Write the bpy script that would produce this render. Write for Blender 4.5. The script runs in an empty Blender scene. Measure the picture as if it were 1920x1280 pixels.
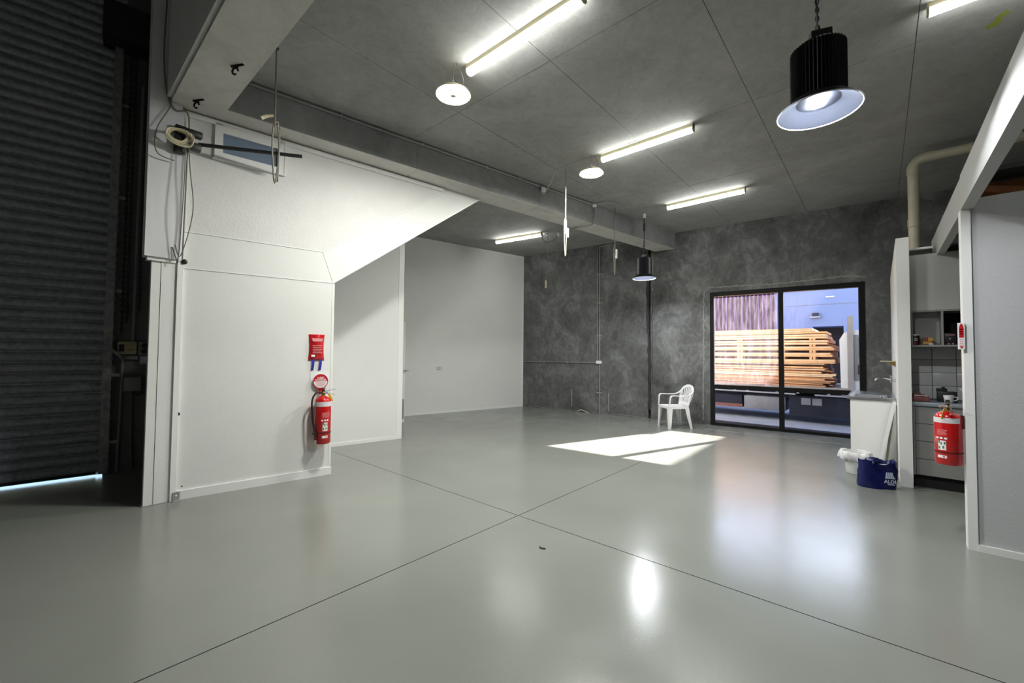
import bpy, bmesh, math, random
from mathutils import Vector, Matrix
random.seed(7)
sc = bpy.context.scene
COL = sc.collection
PI = math.pi

# ------------------------------------------------------------------ camera
yaw, pitch, roll = math.radians(48.6388), math.radians(1.791), math.radians(-0.5466)
fw = Vector((math.sin(yaw)*math.cos(pitch), math.cos(yaw)*math.cos(pitch), math.sin(pitch)))
rt = Vector((math.cos(yaw), -math.sin(yaw), 0))
dn = fw.cross(rt)
r2 = rt*math.cos(roll) + dn*math.sin(roll)
d2 = -rt*math.sin(roll) + dn*math.cos(roll)
cam_data = bpy.data.cameras.new('camera')
cam_data.sensor_width = 36.0
cam_data.lens = 782.67*36.0/1920.0
cam_data.clip_start = 0.02
cam = bpy.data.objects.new('camera', cam_data)
COL.objects.link(cam)
mw = Matrix.Identity(4)
for i in range(3):
    mw[i][0] = r2[i]; mw[i][1] = -d2[i]; mw[i][2] = -fw[i]
mw[0][3], mw[1][3], mw[2][3] = 0.0, 0.0, 1.42
cam.matrix_world = mw
sc.camera = cam

# ------------------------------------------------------------------ sky, sun, exposure
world = bpy.data.worlds.new('sky'); sc.world = world
world.use_nodes = True
wn = world.node_tree.nodes; wl = world.node_tree.links
bg = wn['Background']
sky = wn.new('ShaderNodeTexSky')
sky.sky_type = 'NISHITA'; sky.sun_disc = False
sky.sun_elevation = math.radians(31.6)
sky.sun_rotation = math.radians(108.5)
sky.ozone_density = 1.6
wl.new(sky.outputs[0], bg.inputs[0])
bg.inputs[1].default_value = 0.62
sun_data = bpy.data.lights.new('sun', 'SUN')
sun_data.energy = 30.0
sun_data.angle = math.radians(0.53)
sun_data.color = (1.0, 0.95, 0.87)
sun = bpy.data.objects.new('sun', sun_data)
COL.objects.link(sun)
sun.location = (16, -3, 10)
sun.rotation_euler = Vector((-4.112, 1.375, -2.669)).to_track_quat('-Z', 'Y').to_euler()
TUBE_E, ROUND_E, BAY_E = 26.0, 400.0, 1700.0
sc.view_settings.view_transform = 'Standard'
sc.view_settings.look = 'None'
sc.view_settings.gamma = 1.0
sc.view_settings.use_curve_mapping = False
sc.view_settings.exposure = 0.55
sc.cycles.use_denoising = True
sc.cycles.max_bounces = 10
sc.cycles.diffuse_bounces = 6
sc.cycles.transparent_max_bounces = 12
sc.cycles.sample_clamp_indirect = 6.0
sc.cycles.caustics_reflective = False
sc.cycles.caustics_refractive = False

# ------------------------------------------------------------------ materials
M = {}
def srgb(r, g, b):
    def c(v):
        v /= 255.0
        return v/12.92 if v <= 0.04045 else ((v+0.055)/1.055)**2.4
    return (c(r), c(g), c(b), 1.0)
def mat(name, col, rough=0.5, metal=0.0, spec=0.5, var=0.0, vscale=4.0, bump=0.0, bscale=60.0, emit=None, estr=0.0, coat=0.0):
    m = bpy.data.materials.new(name); m.use_nodes = True
    nt = m.node_tree; b = nt.nodes['Principled BSDF']
    b.inputs['Base Color'].default_value = col
    b.inputs['Roughness'].default_value = rough
    b.inputs['Metallic'].default_value = metal
    b.inputs['Specular IOR Level'].default_value = spec
    b.inputs['Coat Weight'].default_value = coat
    if emit:
        b.inputs['Emission Color'].default_value = emit
        b.inputs['Emission Strength'].default_value = estr
    g = nt.nodes.new('ShaderNodeNewGeometry')
    if var > 0:
        n = nt.nodes.new('ShaderNodeTexNoise'); n.inputs['Scale'].default_value = vscale
        n.inputs['Detail'].default_value = 6; n.inputs['Roughness'].default_value = 0.6
        nt.links.new(g.outputs['Position'], n.inputs['Vector'])
        r = nt.nodes.new('ShaderNodeValToRGB')
        r.color_ramp.elements[0].position = 0.3; r.color_ramp.elements[1].position = 0.7
        r.color_ramp.elements[0].color = tuple(max(0, c*(1-var)) for c in col[:3]) + (1,)
        r.color_ramp.elements[1].color = tuple(min(1, c*(1+var)) for c in col[:3]) + (1,)
        nt.links.new(n.outputs['Fac'], r.inputs['Fac'])
        nt.links.new(r.outputs['Color'], b.inputs['Base Color'])
    if bump > 0:
        n2 = nt.nodes.new('ShaderNodeTexNoise'); n2.inputs['Scale'].default_value = bscale
        n2.inputs['Detail'].default_value = 4
        nt.links.new(g.outputs['Position'], n2.inputs['Vector'])
        bp = nt.nodes.new('ShaderNodeBump'); bp.inputs['Strength'].default_value = bump
        bp.inputs['Distance'].default_value = 0.01
        nt.links.new(n2.outputs['Fac'], bp.inputs['Height'])
        nt.links.new(bp.outputs['Normal'], b.inputs['Normal'])
    M[name] = m
    return m
def concrete(name, dark, mid, light, s1=0.7, s2=5.0, stretch=(1, 1, 1), rough=0.85, bump=0.25, speck=0.0):
    m = bpy.data.materials.new(name); m.use_nodes = True
    nt = m.node_tree; b = nt.nodes['Principled BSDF']; N = nt.nodes.new; L = nt.links.new
    b.inputs['Roughness'].default_value = rough
    b.inputs['Specular IOR Level'].default_value = 0.3
    g = N('ShaderNodeNewGeometry'); mp = N('ShaderNodeMapping')
    mp.inputs['Scale'].default_value = stretch
    L(g.outputs['Position'], mp.inputs['Vector'])
    a = N('ShaderNodeTexNoise'); a.inputs['Scale'].default_value = s1; a.inputs['Detail'].default_value = 8
    a.inputs['Roughness'].default_value = 0.62; a.inputs['Distortion'].default_value = 0.9
    c = N('ShaderNodeTexNoise'); c.inputs['Scale'].default_value = s2; c.inputs['Detail'].default_value = 10
    c.inputs['Roughness'].default_value = 0.75; c.inputs['Distortion'].default_value = 1.0
    L(mp.outputs[0], a.inputs['Vector']); L(mp.outputs[0], c.inputs['Vector'])
    mx = N('ShaderNodeMix'); mx.data_type = 'FLOAT'; mx.inputs[0].default_value = 0.42
    L(a.outputs['Fac'], mx.inputs[2]); L(c.outputs['Fac'], mx.inputs[3])
    r = N('ShaderNodeValToRGB'); e = r.color_ramp.elements
    e[0].position = 0.36; e[0].color = dark
    e[1].position = 0.66; e[1].color = light
    k = e.new(0.5); k.color = mid
    L(mx.outputs[0], r.inputs['Fac'])
    out = r.outputs['Color']
    if speck > 0:
        v = N('ShaderNodeTexNoise'); v.inputs['Scale'].default_value = 9.0; v.inputs['Detail'].default_value = 3
        L(g.outputs['Position'], v.inputs['Vector'])
        rr = N('ShaderNodeValToRGB'); rr.color_ramp.elements[0].position = 0.70; rr.color_ramp.elements[1].position = 0.74
        rr.color_ramp.elements[0].color = (0, 0, 0, 1); rr.color_ramp.elements[1].color = (speck, speck, speck, 1)
        L(v.outputs['Fac'], rr.inputs['Fac'])
        m2 = N('ShaderNodeMix'); m2.data_type = 'RGBA'
        L(rr.outputs['Color'], m2.inputs[0]); L(out, m2.inputs[6]); m2.inputs[7].default_value = dark
        out = m2.outputs[2]
    L(out, b.inputs['Base Color'])
    bp = N('ShaderNodeBump'); bp.inputs['Strength'].default_value = bump; bp.inputs['Distance'].default_value = 0.02
    L(c.outputs['Fac'], bp.inputs['Height']); L(bp.outputs['Normal'], b.inputs['Normal'])
    M[name] = m
    return m

def g3(v, t=(1, 1, 1)): return (v*t[0], v*t[1], v*t[2], 1.0)
concrete('ceiling_concrete', g3(.26, (1, 1, .97)), g3(.33, (1, 1, .97)), g3(.40, (1, 1, .97)), 0.9, 9, speck=.35)
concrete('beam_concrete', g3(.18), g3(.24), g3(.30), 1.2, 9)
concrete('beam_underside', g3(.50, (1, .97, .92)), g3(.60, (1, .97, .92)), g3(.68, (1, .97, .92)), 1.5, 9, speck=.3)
concrete('wall_concrete', g3(.06, (1, 1.01, 1)), g3(.125, (1, 1.01, 1)), g3(.26, (1, 1.01, 1)), 1.1, 8.0, (1, 1, .8), 0.8, .6)
concrete('dark_concrete', g3(.12), g3(.16), g3(.20), 0.8, 4)
concrete('bay_concrete', g3(.40), g3(.47), g3(.54), 0.8, 4)
concrete('yard_concrete', g3(.42), g3(.50), g3(.58), 0.7, 4)
mat('white_wall', g3(.74, (1, 1, .97)), .55, var=.02, vscale=2, bump=.12, bscale=90)
mat('white_trim', g3(.80, (1, 1, .98)), .4)
mat('upper_wall', g3(.70, (1, .995, .97)), .6, var=.04, vscale=3, bump=.35, bscale=45)
mat('partition_wall', g3(.50, (1, 1, 1.02)), .65, var=.03, vscale=60, bump=.3, bscale=150)
mat('column_wall', g3(.68, (1, 1, 1.02)), .6, var=.03, vscale=3)
mat('bounce_render', g3(.50), .8)  # pale tone for the added outer wall skin that bounces sun
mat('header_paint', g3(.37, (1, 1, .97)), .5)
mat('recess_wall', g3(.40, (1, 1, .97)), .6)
mat('joint_dark', g3(.03), .9)
mat('joint_grey', g3(.20), .8)
mat('slat_metal', g3(.33, (1, 1.02, 1.16)), .5, metal=.3, var=.25, vscale=25)
mat('guide_metal', g3(.32), .5, metal=.4, var=.35, vscale=18)
mat('dark_metal', g3(.03), .5, metal=.3)
mat('galvanised', g3(.42), .45, metal=.6, var=.15, vscale=15)
mat('conduit_grey', g3(.27), .5)
mat('steel', g3(.62), .22, metal=1.0)
mat('chrome', g3(.75), .1, metal=1.0)
mat('brass', srgb(180, 150, 90), .3, metal=.9)
mat('black_plastic', g3(.014), .45)
mat('black_metal', g3(.008), .5, spec=.15)
mat('fin_black', (.012, .012, .017, 1), .38, metal=.3)
mat('white_plastic', g3(.78), .35)
mat('chair_plastic', g3(.80, (1, 1, 1)), .38)
mat('cream_plastic', srgb(190, 182, 150), .45)
mat('grey_plastic', g3(.25), .5)
mat('red_paint', srgb(190, 14, 18), .18, coat=.5)
mat('red_film', srgb(195, 25, 30), .16, coat=.6, var=.25, vscale=30, bump=.35, bscale=38)
mat('red_print', srgb(185, 22, 30), .35)
mat('white_print', srgb(232, 228, 228), .45)
mat('pink_print', srgb(222, 150, 150), .5)
mat('green_print', srgb(30, 110, 85), .5)
mat('silver_band', srgb(215, 210, 215), .4)
mat('yellow_tag', srgb(225, 180, 20), .45)
mat('blue_strap', srgb(25, 40, 150), .6)
mat('blue_bag', srgb(6, 15, 80), .38, var=.2, vscale=14, bump=.35, bscale=22)
mat('bag_print', srgb(205, 215, 235), .5)
mat('liner', g3(.75), .35, bump=.5, bscale=30)
mat('bin_body', g3(.72), .45)
mat('timber', srgb(236, 180, 124), .7, var=.18, vscale=5)
mat('timber_pale', srgb(244, 204, 158), .7, var=.15, vscale=5)
mat('timber_brown', srgb(196, 138, 94), .75, var=.25, vscale=6)
mat('timber_dark', srgb(120, 76, 42), .8, var=.2, vscale=9)
mat('truck_white', g3(.80), .3, coat=.3)
mat('truck_dark', (.014, .015, .026, 1), .6)
mat('truck_grey', srgb(150, 145, 140), .6, var=.12, vscale=5)
mat('truck_rail', srgb(190, 185, 180), .5)
mat('rubber', g3(.02), .8)
mat('cab_glass', srgb(90, 125, 150), .05, spec=.8)
mat('house_wall', (.235, .27, .42, 1), .8, var=.03, vscale=1.5)
mat('purple_cladding', srgb(105, 62, 118), .5, var=.1, vscale=3)
mat('opening_dark', g3(.015), .8)
mat('rust_panel', srgb(150, 95, 80), .7)
mat('pipe_pvc', srgb(178, 172, 150), .5, var=.1, vscale=8)
mat('cabinet_grey', g3(.24, (1, 1, .95)), .5)
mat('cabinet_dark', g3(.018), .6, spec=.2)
mat('bench_laminate', srgb(125, 132, 140), .35, var=.1, vscale=40)
mat('tile_white', g3(.82, (1, 1, .97)), .25)
mat('rope_white', srgb(225, 215, 190), .8, bump=.4, bscale=120)
mat('rope_grey', srgb(120, 115, 105), .8, bump=.4, bscale=120)
mat('cord_cream', srgb(205, 195, 165), .6)
mat('cord_grey', srgb(110, 108, 104), .6)
mat('lime_mark', srgb(150, 160, 60), .8)
mat('floor_line', (.34, .35, .33, 1), .4)
mat('chalk', srgb(150, 150, 148), .9)
mat('mortar', srgb(140, 140, 134), .95, bump=.8, bscale=40)
mat('pink_plastic', srgb(150, 90, 85), .45)
mat('coffee_black', srgb(20, 15, 14), .4)
mat('coffee_red', srgb(90, 28, 22), .5)
mat('gold_box', srgb(185, 140, 60), .5)
mat('brown_box', srgb(100, 55, 25), .6)
mat('porcelain', g3(.75), .2)
mat('reflector_white', (.022, .025, .034, 1), .5, spec=.2)
mat('rim_white', srgb(210, 215, 230), .4)
mat('tube_glow', g3(.9), .4, emit=(.98, 1.0, .955, 1), estr=TUBE_E)
mat('round_glow', g3(.9), .4, emit=(.985, .985, .92, 1), estr=ROUND_E)
mat('chip_glow', g3(.9), .4, emit=(.93, .96, 1.0, 1), estr=BAY_E)
mat('olive_panel', srgb(120, 118, 98), .7)

# epoxy floor
def floor_mat():
    m = bpy.data.materials.new('floor_epoxy'); m.use_nodes = True
    nt = m.node_tree; b = nt.nodes['Principled BSDF']; N = nt.nodes.new; L = nt.links.new
    g = N('ShaderNodeNewGeometry')
    n = N('ShaderNodeTexNoise'); n.inputs['Scale'].default_value = 0.8; n.inputs['Detail'].default_value = 7
    L(g.outputs['Position'], n.inputs['Vector'])
    r = N('ShaderNodeValToRGB'); e = r.color_ramp.elements
    e[0].position = .3; e[1].position = .7
    e[0].color = (.195, .205, .182, 1); e[1].color = (.228, .238, .212, 1)
    L(n.outputs['Fac'], r.inputs['Fac'])
    # scuffs: sparse darker specks
    s = N('ShaderNodeTexNoise'); s.inputs['Scale'].default_value = 22; s.inputs['Detail'].default_value = 3
    L(g.outputs['Position'], s.inputs['Vector'])
    sr = N('ShaderNodeValToRGB'); sr.color_ramp.elements[0].position = .73; sr.color_ramp.elements[1].position = .76
    L(s.outputs['Fac'], sr.inputs['Fac'])
    mx = N('ShaderNodeMix'); mx.data_type = 'RGBA'
    mm = N('ShaderNodeMath'); mm.operation = 'MULTIPLY'; mm.inputs[1].default_value = .35
    L(sr.outputs['Color'], mm.inputs[0]); L(mm.outputs[0], mx.inputs[0])
    L(r.outputs['Color'], mx.inputs[6]); mx.inputs[7].default_value = (.17, .18, .16, 1)
    L(mx.outputs[2], b.inputs['Base Color'])
    b.inputs['Specular IOR Level'].default_value = .5
    q = N('ShaderNodeTexNoise'); q.inputs['Scale'].default_value = 2.5; q.inputs['Detail'].default_value = 5
    L(g.outputs['Position'], q.inputs['Vector'])
    mr = N('ShaderNodeMapRange'); mr.inputs[3].default_value = .13; mr.inputs[4].default_value = .27
    L(q.outputs['Fac'], mr.inputs[0]); L(mr.outputs[0], b.inputs['Roughness'])
    w = N('ShaderNodeTexNoise'); w.inputs['Scale'].default_value = 90; w.inputs['Detail'].default_value = 4
    L(g.outputs['Position'], w.inputs['Vector'])
    bp = N('ShaderNodeBump'); bp.inputs['Strength'].default_value = .10; bp.inputs['Distance'].default_value = .004
    L(w.outputs['Fac'], bp.inputs['Height']); L(bp.outputs['Normal'], b.inputs['Normal'])
    M['floor_epoxy'] = m
floor_mat()
def glass_mat(name, tint, dirt, streak_scale=(1, 14, 1.2)):
    m = bpy.data.materials.new(name); m.use_nodes = True
    nt = m.node_tree; nt.nodes.clear(); N = nt.nodes.new; L = nt.links.new
    out = N('ShaderNodeOutputMaterial'); tr = N('ShaderNodeBsdfTransparent'); tr.inputs[0].default_value = tint
    gl = N('ShaderNodeBsdfGlossy'); gl.inputs['Roughness'].default_value = .02
    fr = N('ShaderNodeFresnel'); fr.inputs[0].default_value = 1.35
    fm = N('ShaderNodeMath'); fm.operation = 'MULTIPLY'; fm.inputs[1].default_value = .6; L(fr.outputs[0], fm.inputs[0])
    m1 = N('ShaderNodeMixShader'); L(fm.outputs[0], m1.inputs[0]); L(tr.outputs[0], m1.inputs[1]); L(gl.outputs[0], m1.inputs[2])
    last = m1
    if dirt > 0:
        g = N('ShaderNodeNewGeometry'); mp = N('ShaderNodeMapping'); mp.inputs['Scale'].default_value = streak_scale
        L(g.outputs['Position'], mp.inputs['Vector'])
        n = N('ShaderNodeTexNoise'); n.inputs['Scale'].default_value = 1.0; n.inputs['Detail'].default_value = 8; n.inputs['Roughness'].default_value = .65
        L(mp.outputs[0], n.inputs['Vector'])
        r = N('ShaderNodeMapRange'); r.inputs[1].default_value = .42; r.inputs[2].default_value = .75; r.inputs[3].default_value = dirt*.25; r.inputs[4].default_value = dirt
        L(n.outputs['Fac'], r.inputs[0])
        tl = N('ShaderNodeBsdfTranslucent'); tl.inputs[0].default_value = (.75, .62, .72, 1)
        m2 = N('ShaderNodeMixShader'); L(r.outputs[0], m2.inputs[0]); L(m1.outputs[0], m2.inputs[1]); L(tl.outputs[0], m2.inputs[2])
        last = m2
    L(last.outputs[0], out.inputs[0])
    M[name] = m
glass_mat('glass_clear', (.95, .96, .98, 1), .025, (1, 30, 4))
glass_mat('glass_dirty', (.95, .92, .97, 1), .10, (1, 30, 4))
glass_mat('glass_tinted', (.62, .66, .78, 1), .0)
mat('glass_blue', srgb(120, 135, 155), .15, spec=.6)

# ------------------------------------------------------------------ mesh helpers
class B:
    def __init__(s): s.v = []; s.f = []
    def add(s, vs, fs):
        o = len(s.v); s.v += [tuple(p) for p in vs]; s.f += [tuple(i+o for i in q) for q in fs]; return s
    def obox(s, o, a, b, c):
        o, a, b, c = map(Vector, (o, a, b, c))
        p = [o, o+a, o+a+b, o+b, o+c, o+a+c, o+a+b+c, o+b+c]
        fs = [(0, 3, 2, 1), (4, 5, 6, 7), (0, 1, 5, 4), (1, 2, 6, 5), (2, 3, 7, 6), (3, 0, 4, 7)]
        if a.cross(b).dot(c) < 0: fs = [q[::-1] for q in fs]
        return s.add(p, fs)
    def box(s, x0, x1, y0, y1, z0, z1):
        return s.obox((x0, y0, z0), (x1-x0, 0, 0), (0, y1-y0, 0), (0, 0, z1-z0))
    def bbox(s, x0, x1, y0, y1, z0, z1, e=.006):
        # box with chamfered vertical and horizontal edges
        bm = bmesh.new(); bmesh.ops.create_cube(bm, size=1)
        bmesh.ops.scale(bm, vec=(x1-x0, y1-y0, z1-z0), verts=bm.verts)
        bmesh.ops.translate(bm, vec=((x0+x1)/2, (y0+y1)/2, (z0+z1)/2), verts=bm.verts)
        bmesh.ops.bevel(bm, geom=bm.edges[:], offset=e, segments=2, affect='EDGES', profile=.5)
        bm.verts.index_update()
        s.add([v.co[:] for v in bm.verts], [[v.index for v in f.verts] for f in bm.faces]); bm.free(); return s
    def prism(s, poly, o, u, v, n):
        # polygon in (u,v) extruded by the vector n
        o, u, v, n = map(Vector, (o, u, v, n)); k = len(poly)
        area = sum(poly[i][0]*poly[(i+1) % k][1]-poly[(i+1) % k][0]*poly[i][1] for i in range(k))
        if (area > 0) != (u.cross(v).dot(n) > 0): poly = poly[::-1]
        a = [o+u*p[0]+v*p[1] for p in poly]; b = [p+n for p in a]
        fs = [tuple(range(k))[::-1], tuple(range(k, 2*k))]
        fs += [(i, (i+1) % k, k+(i+1) % k, k+i) for i in range(k)]
        return s.add(a+b, fs)
    def tube(s, pts, r, n=8, closed=False, caps=True):
        pts = [Vector(p) for p in pts]; m = len(pts); rs = r if isinstance(r, (list, tuple)) else [r]*m
        t0 = (pts[1]-pts[0]).normalized()
        ref = Vector((0, 0, 1)) if abs(t0.z) < .9 else Vector((1, 0, 0))
        nrm = t0.cross(ref).normalized(); vs = []
        for i, p in enumerate(pts):
            a = pts[i-1] if (i > 0 or closed) else p
            c = pts[(i+1) % m] if (i < m-1 or closed) else p
            t = (c-a).normalized()
            nrm = (nrm-t*nrm.dot(t)).normalized(); bi = t.cross(nrm)
            for k in range(n):
                an = 2*PI*k/n
                vs.append(p+(nrm*math.cos(an)+bi*math.sin(an))*rs[i])
        fs = []
        for i in range(m if closed else m-1):
            j = (i+1) % m
            for k in range(n):
                fs.append((i*n+k, i*n+(k+1) % n, j*n+(k+1) % n, j*n+k))
        if caps and not closed:
            fs.append(tuple(range(n))[::-1]); fs.append(tuple((m-1)*n+k for k in range(n)))
        return s.add(vs, fs)
    def lathe(s, prof, c=(0, 0, 0), n=24, a0=0, a1=2*PI):
        full = abs(a1-a0-2*PI) < 1e-6; m = n if full else n+1; vs = []
        for r, z in prof:
            for k in range(m):
                an = a0+(a1-a0)*k/n
                vs.append((c[0]+r*math.cos(an), c[1]+r*math.sin(an), c[2]+z))
        fs = []
        for i in range(len(prof)-1):
            for k in range(n):
                q = (k+1) % m
                fs.append((i*m+k, i*m+q, (i+1)*m+q, (i+1)*m+k))
        return s.add(vs, fs)
    def ribbon(s, pts, sides, th, up=None):
        # rectangular section swept on pts; sides = half width vectors, th = thickness
        pts = [Vector(p) for p in pts]; sides = [Vector(q) for q in sides]; m = len(pts); vs = []
        for i, p in enumerate(pts):
            t = (pts[min(i+1, m-1)]-pts[max(i-1, 0)]).normalized()
            nn = t.cross(sides[i]).normalized()*(th/2)
            w = sides[i]
            vs += [p-w-nn, p+w-nn, p+w+nn, p-w+nn]
        fs = []
        for i in range(m-1):
            a = i*4; b = a+4
            for k in range(4):
                fs.append((a+k, a+(k+1) % 4, b+(k+1) % 4, b+k))
        fs.append((3, 2, 1, 0)); fs.append(tuple((m-1)*4+k for k in range(4)))
        return s.add(vs, fs)
    def loft(s, rings, close=True, caps=True):
        k = len(rings[0]); vs = [p for r in rings for p in r]; fs = []
        for i in range(len(rings)-1):
            for j in range(k if close else k-1):
                q = (j+1) % k
                fs.append((i*k+j, i*k+q, (i+1)*k+q, (i+1)*k+j))
        if caps:
            fs.append(tuple(range(k))[::-1]); fs.append(tuple((len(rings)-1)*k+j for j in range(k)))
        return s.add(vs, fs)
    def mesh(s, name, angle=35):
        me = bpy.data.meshes.new(name); me.from_pydata(s.v, [], s.f); me.validate(); 
        bm = bmesh.new(); bm.from_mesh(me); bmesh.ops.recalc_face_normals(bm, faces=bm.faces[:]); bm.to_mesh(me); bm.free()
        if angle:
            for p in me.polygons: p.use_smooth = True
            me.set_sharp_from_angle(angle=math.radians(angle))
        return me
    def build(s, name, m, parent=None, angle=35, label=None):
        me = s.mesh(name, angle)
        me.materials.append(M[m] if isinstance(m, str) else m)
        o = bpy.data.objects.new(name, me); COL.objects.link(o)
        if parent: o.parent = parent
        if label: o['label'] = label
        return o
def thing(name, label, cat, loc=(0, 0, 0), rotz=0.0, group=None):
    o = bpy.data.objects.new(name, None); o.empty_display_size = .1; COL.objects.link(o)
    o.location = loc; o.rotation_euler = (0, 0, rotz)
    o['label'] = label; o['category'] = cat
    if group: o['group'] = group
    return o
def tag(o, label, cat, group=None):
    o['label'] = label; o['category'] = cat
    if group: o['group'] = group
    return o
def struct(o, label=None):
    o['kind'] = 'structure'
    if label: o['label'] = label
    return o
def inst(src, parent, loc=None, name=None):
    c = src.copy(); COL.objects.link(c); c.parent = parent
    if loc is not None: c.location = loc
    return c
def arc(c, r, a0, a1, n, ax=(1, 0, 0), ay=(0, 0, 1)):
    c, ax, ay = Vector(c), Vector(ax), Vector(ay)
    return [c+ax*r*math.cos(a0+(a1-a0)*i/n)+ay*r*math.sin(a0+(a1-a0)*i/n) for i in range(n+1)]
def smooth_path(pts, n=6):
    pts = [Vector(p) for p in pts]; out = []
    for i in range(len(pts)-1):
        p0 = pts[max(i-1, 0)]; p1 = pts[i]; p2 = pts[i+1]; p3 = pts[min(i+2, len(pts)-1)]
        for k in range(n):
            t = k/n
            out.append(.5*((2*p1)+(p2-p0)*t+(2*p0-5*p1+4*p2-p3)*t*t+(3*p1-p0-3*p2+p3)*t**3))
    out.append(pts[-1]); return out
def text_mesh(body, size, name, m, parent, origin, u, v, n=None, extrude=.0006, align='CENTER', label=None, bold=0.0):
    cu = bpy.data.curves.new(name, 'FONT'); cu.body = body; cu.size = size; cu.extrude = extrude; cu.offset = bold
    cu.align_x = align; cu.align_y = 'CENTER'; cu.resolution_u = 2
    t = bpy.data.objects.new(name+'_tmp', cu); COL.objects.link(t)
    dg = bpy.context.evaluated_depsgraph_get()
    me = bpy.data.meshes.new_from_object(t.evaluated_get(dg))
    bpy.data.objects.remove(t); bpy.data.curves.remove(cu)
    u, v = Vector(u).normalized(), Vector(v).normalized(); w = u.cross(v); o = Vector(origin)
    for q in me.vertices:
        q.co = o+u*q.co.x+v*q.co.y+w*q.co.z
    me.materials.clear(); me.materials.append(M[m])
    ob = bpy.data.objects.new(name, me); COL.objects.link(ob); ob.parent = parent
    if label: ob['label'] = label
    return ob

# ================================================================== SETTING
ZC = 4.144; ZB = 3.788
# ---- floor, cut by two saw joints
fl = struct(B().box(-3.4, 10.2, -5.2, 8.6, -.2, -.012).build('floor', 'joint_dark'), 'grey epoxy painted concrete floor with thin saw joints')
XJ, YJ, gp = 2.85, 2.415, .004
def wx(y): return 9.309-.0910*(y-2.652)        # inner face of the window wall
for (x0, x1) in ((-3.4, XJ-gp), (XJ+gp, 10.2)):
    for (y0, y1) in ((-5.2, YJ-gp), (YJ+gp, 8.6)):
        pts = [(x0, y0), (min(x1, wx(y0)+.1) if x1 > 9 else x1, y0), (min(x1, wx(y1)+.1) if x1 > 9 else x1, y1), (x0, y1)]
        if y1 > 8 and x0 < 0: pts = [(x0, y0), (x1, y0), (x1, y1), (2.0, y1), (2.0, 6.55), (.6, 6.75), (x0, 7.2)]
        B().prism(pts, (0, 0, -.012), (1, 0, 0), (0, 1, 0), (0, 0, .012)).build('floor_slab', 'floor_epoxy', fl, 0)
B().prism([(8.663, 2.598), (8.786, 0.385), (8.804, 0.385), (8.681, 2.598)], (0, 0, 0), (1, 0, 0), (0, 1, 0), (0, 0, .0008)).build('floor_strip', 'floor_line', fl, 0)
# ---- ceiling with formwork panels
ce = struct(B().box(1.0, 10.6, -5.2, 8.9, ZC+.01, 4.5).build('ceiling', 'joint_dark'), 'bare grey concrete ceiling slab with panel joints')
xs = [1.1, 3.06, 4.94, 6.81, 8.14, 10.2]; ys = [-5.2, -4.1, -2.82, -1.545, -.27, .98, 2.256, 3.53, 4.805, 6.08, 7.355, 8.8]
for i in range(len(xs)-1):
    for j in range(len(ys)-1):
        g = .0025; dz = random.uniform(0, .002)
        B().box(xs[i]+g, xs[i+1]-g, ys[j]+g, ys[j+1]-g, ZC+dz, ZC+.012).build('ceiling_panel', 'ceiling_concrete', ce, 0)
B().prism([(0, 0), (.03, .05), (.08, .06), (.09, .02), (.05, -.03), (.04, -.09), (.0, -.13), (-.03, -.09), (.01, -.05)], (5.05, -.78, ZC-.001), (0, 1, 0), (1, 0, 0), (0, 0, .002)).build('paint_mark', 'lime_mark', ce, 0)
# ---- main beam (skewed) and cross beam
ba = math.radians(-9.83); bu = Vector((math.cos(ba), math.sin(ba), 0)); bn = Vector((-bu.y, bu.x, 0))
b0 = Vector((1.177, 4.763, ZB))
def onbeam(x, z=0, off=0): # point on the right face of the beam at world x
    t = (x-b0.x)/bu.x; p = b0+bu*t-bn*off; return Vector((p.x, p.y, z))
bm_ = struct(B().obox(b0-bu*.1+bn*.02+Vector((0, 0, .02)), bu*8.4, bn*.39, (0, 0, .5)).build('beam', 'joint_grey'), 'long grey concrete beam under the ceiling')
cuts = [-.42, 2.0, 4.12, 5.72, 6.85, 8.25]
for i in range(len(cuts)-1):
    a, b = cuts[i]+.002, cuts[i+1]-.002
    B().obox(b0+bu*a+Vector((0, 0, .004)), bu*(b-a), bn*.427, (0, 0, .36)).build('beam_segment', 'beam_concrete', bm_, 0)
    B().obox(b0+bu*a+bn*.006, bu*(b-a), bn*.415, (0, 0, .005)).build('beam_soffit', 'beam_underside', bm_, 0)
cb = struct(B().box(.775, 1.15, -5.2, 5.6, ZB+.006, 6.4).build('beam', 'beam_concrete'), 'wide grey concrete cross beam beside the white column')
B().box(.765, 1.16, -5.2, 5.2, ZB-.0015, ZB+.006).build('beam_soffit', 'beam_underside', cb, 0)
B().box(.735, .775, -5.2, 5.0, ZB+.03, 6.4).build('beam_lining', 'white_wall', cb, 0)
# ---- roof of the tall bay and unseen enclosing walls
struct(B().box(-3.6, 1.0, -5.4, 7.4, 6.3, 6.5).build('ceiling', 'bay_concrete'), 'dark roof of the tall roller door bay')
struct(B().box(.95, 1.05, 5.0, 6.9, 3.9, 6.4).build('wall_upper', 'dark_concrete'))
struct(B().box(-3.6, -3.4, -5.4, 7.4, -.2, 6.4).build('wall_left', 'bay_concrete'))
struct(B().box(-3.6, 10.8, -5.4, -5.2, -.2, 6.4).build('wall_back', 'bay_concrete'))
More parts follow.
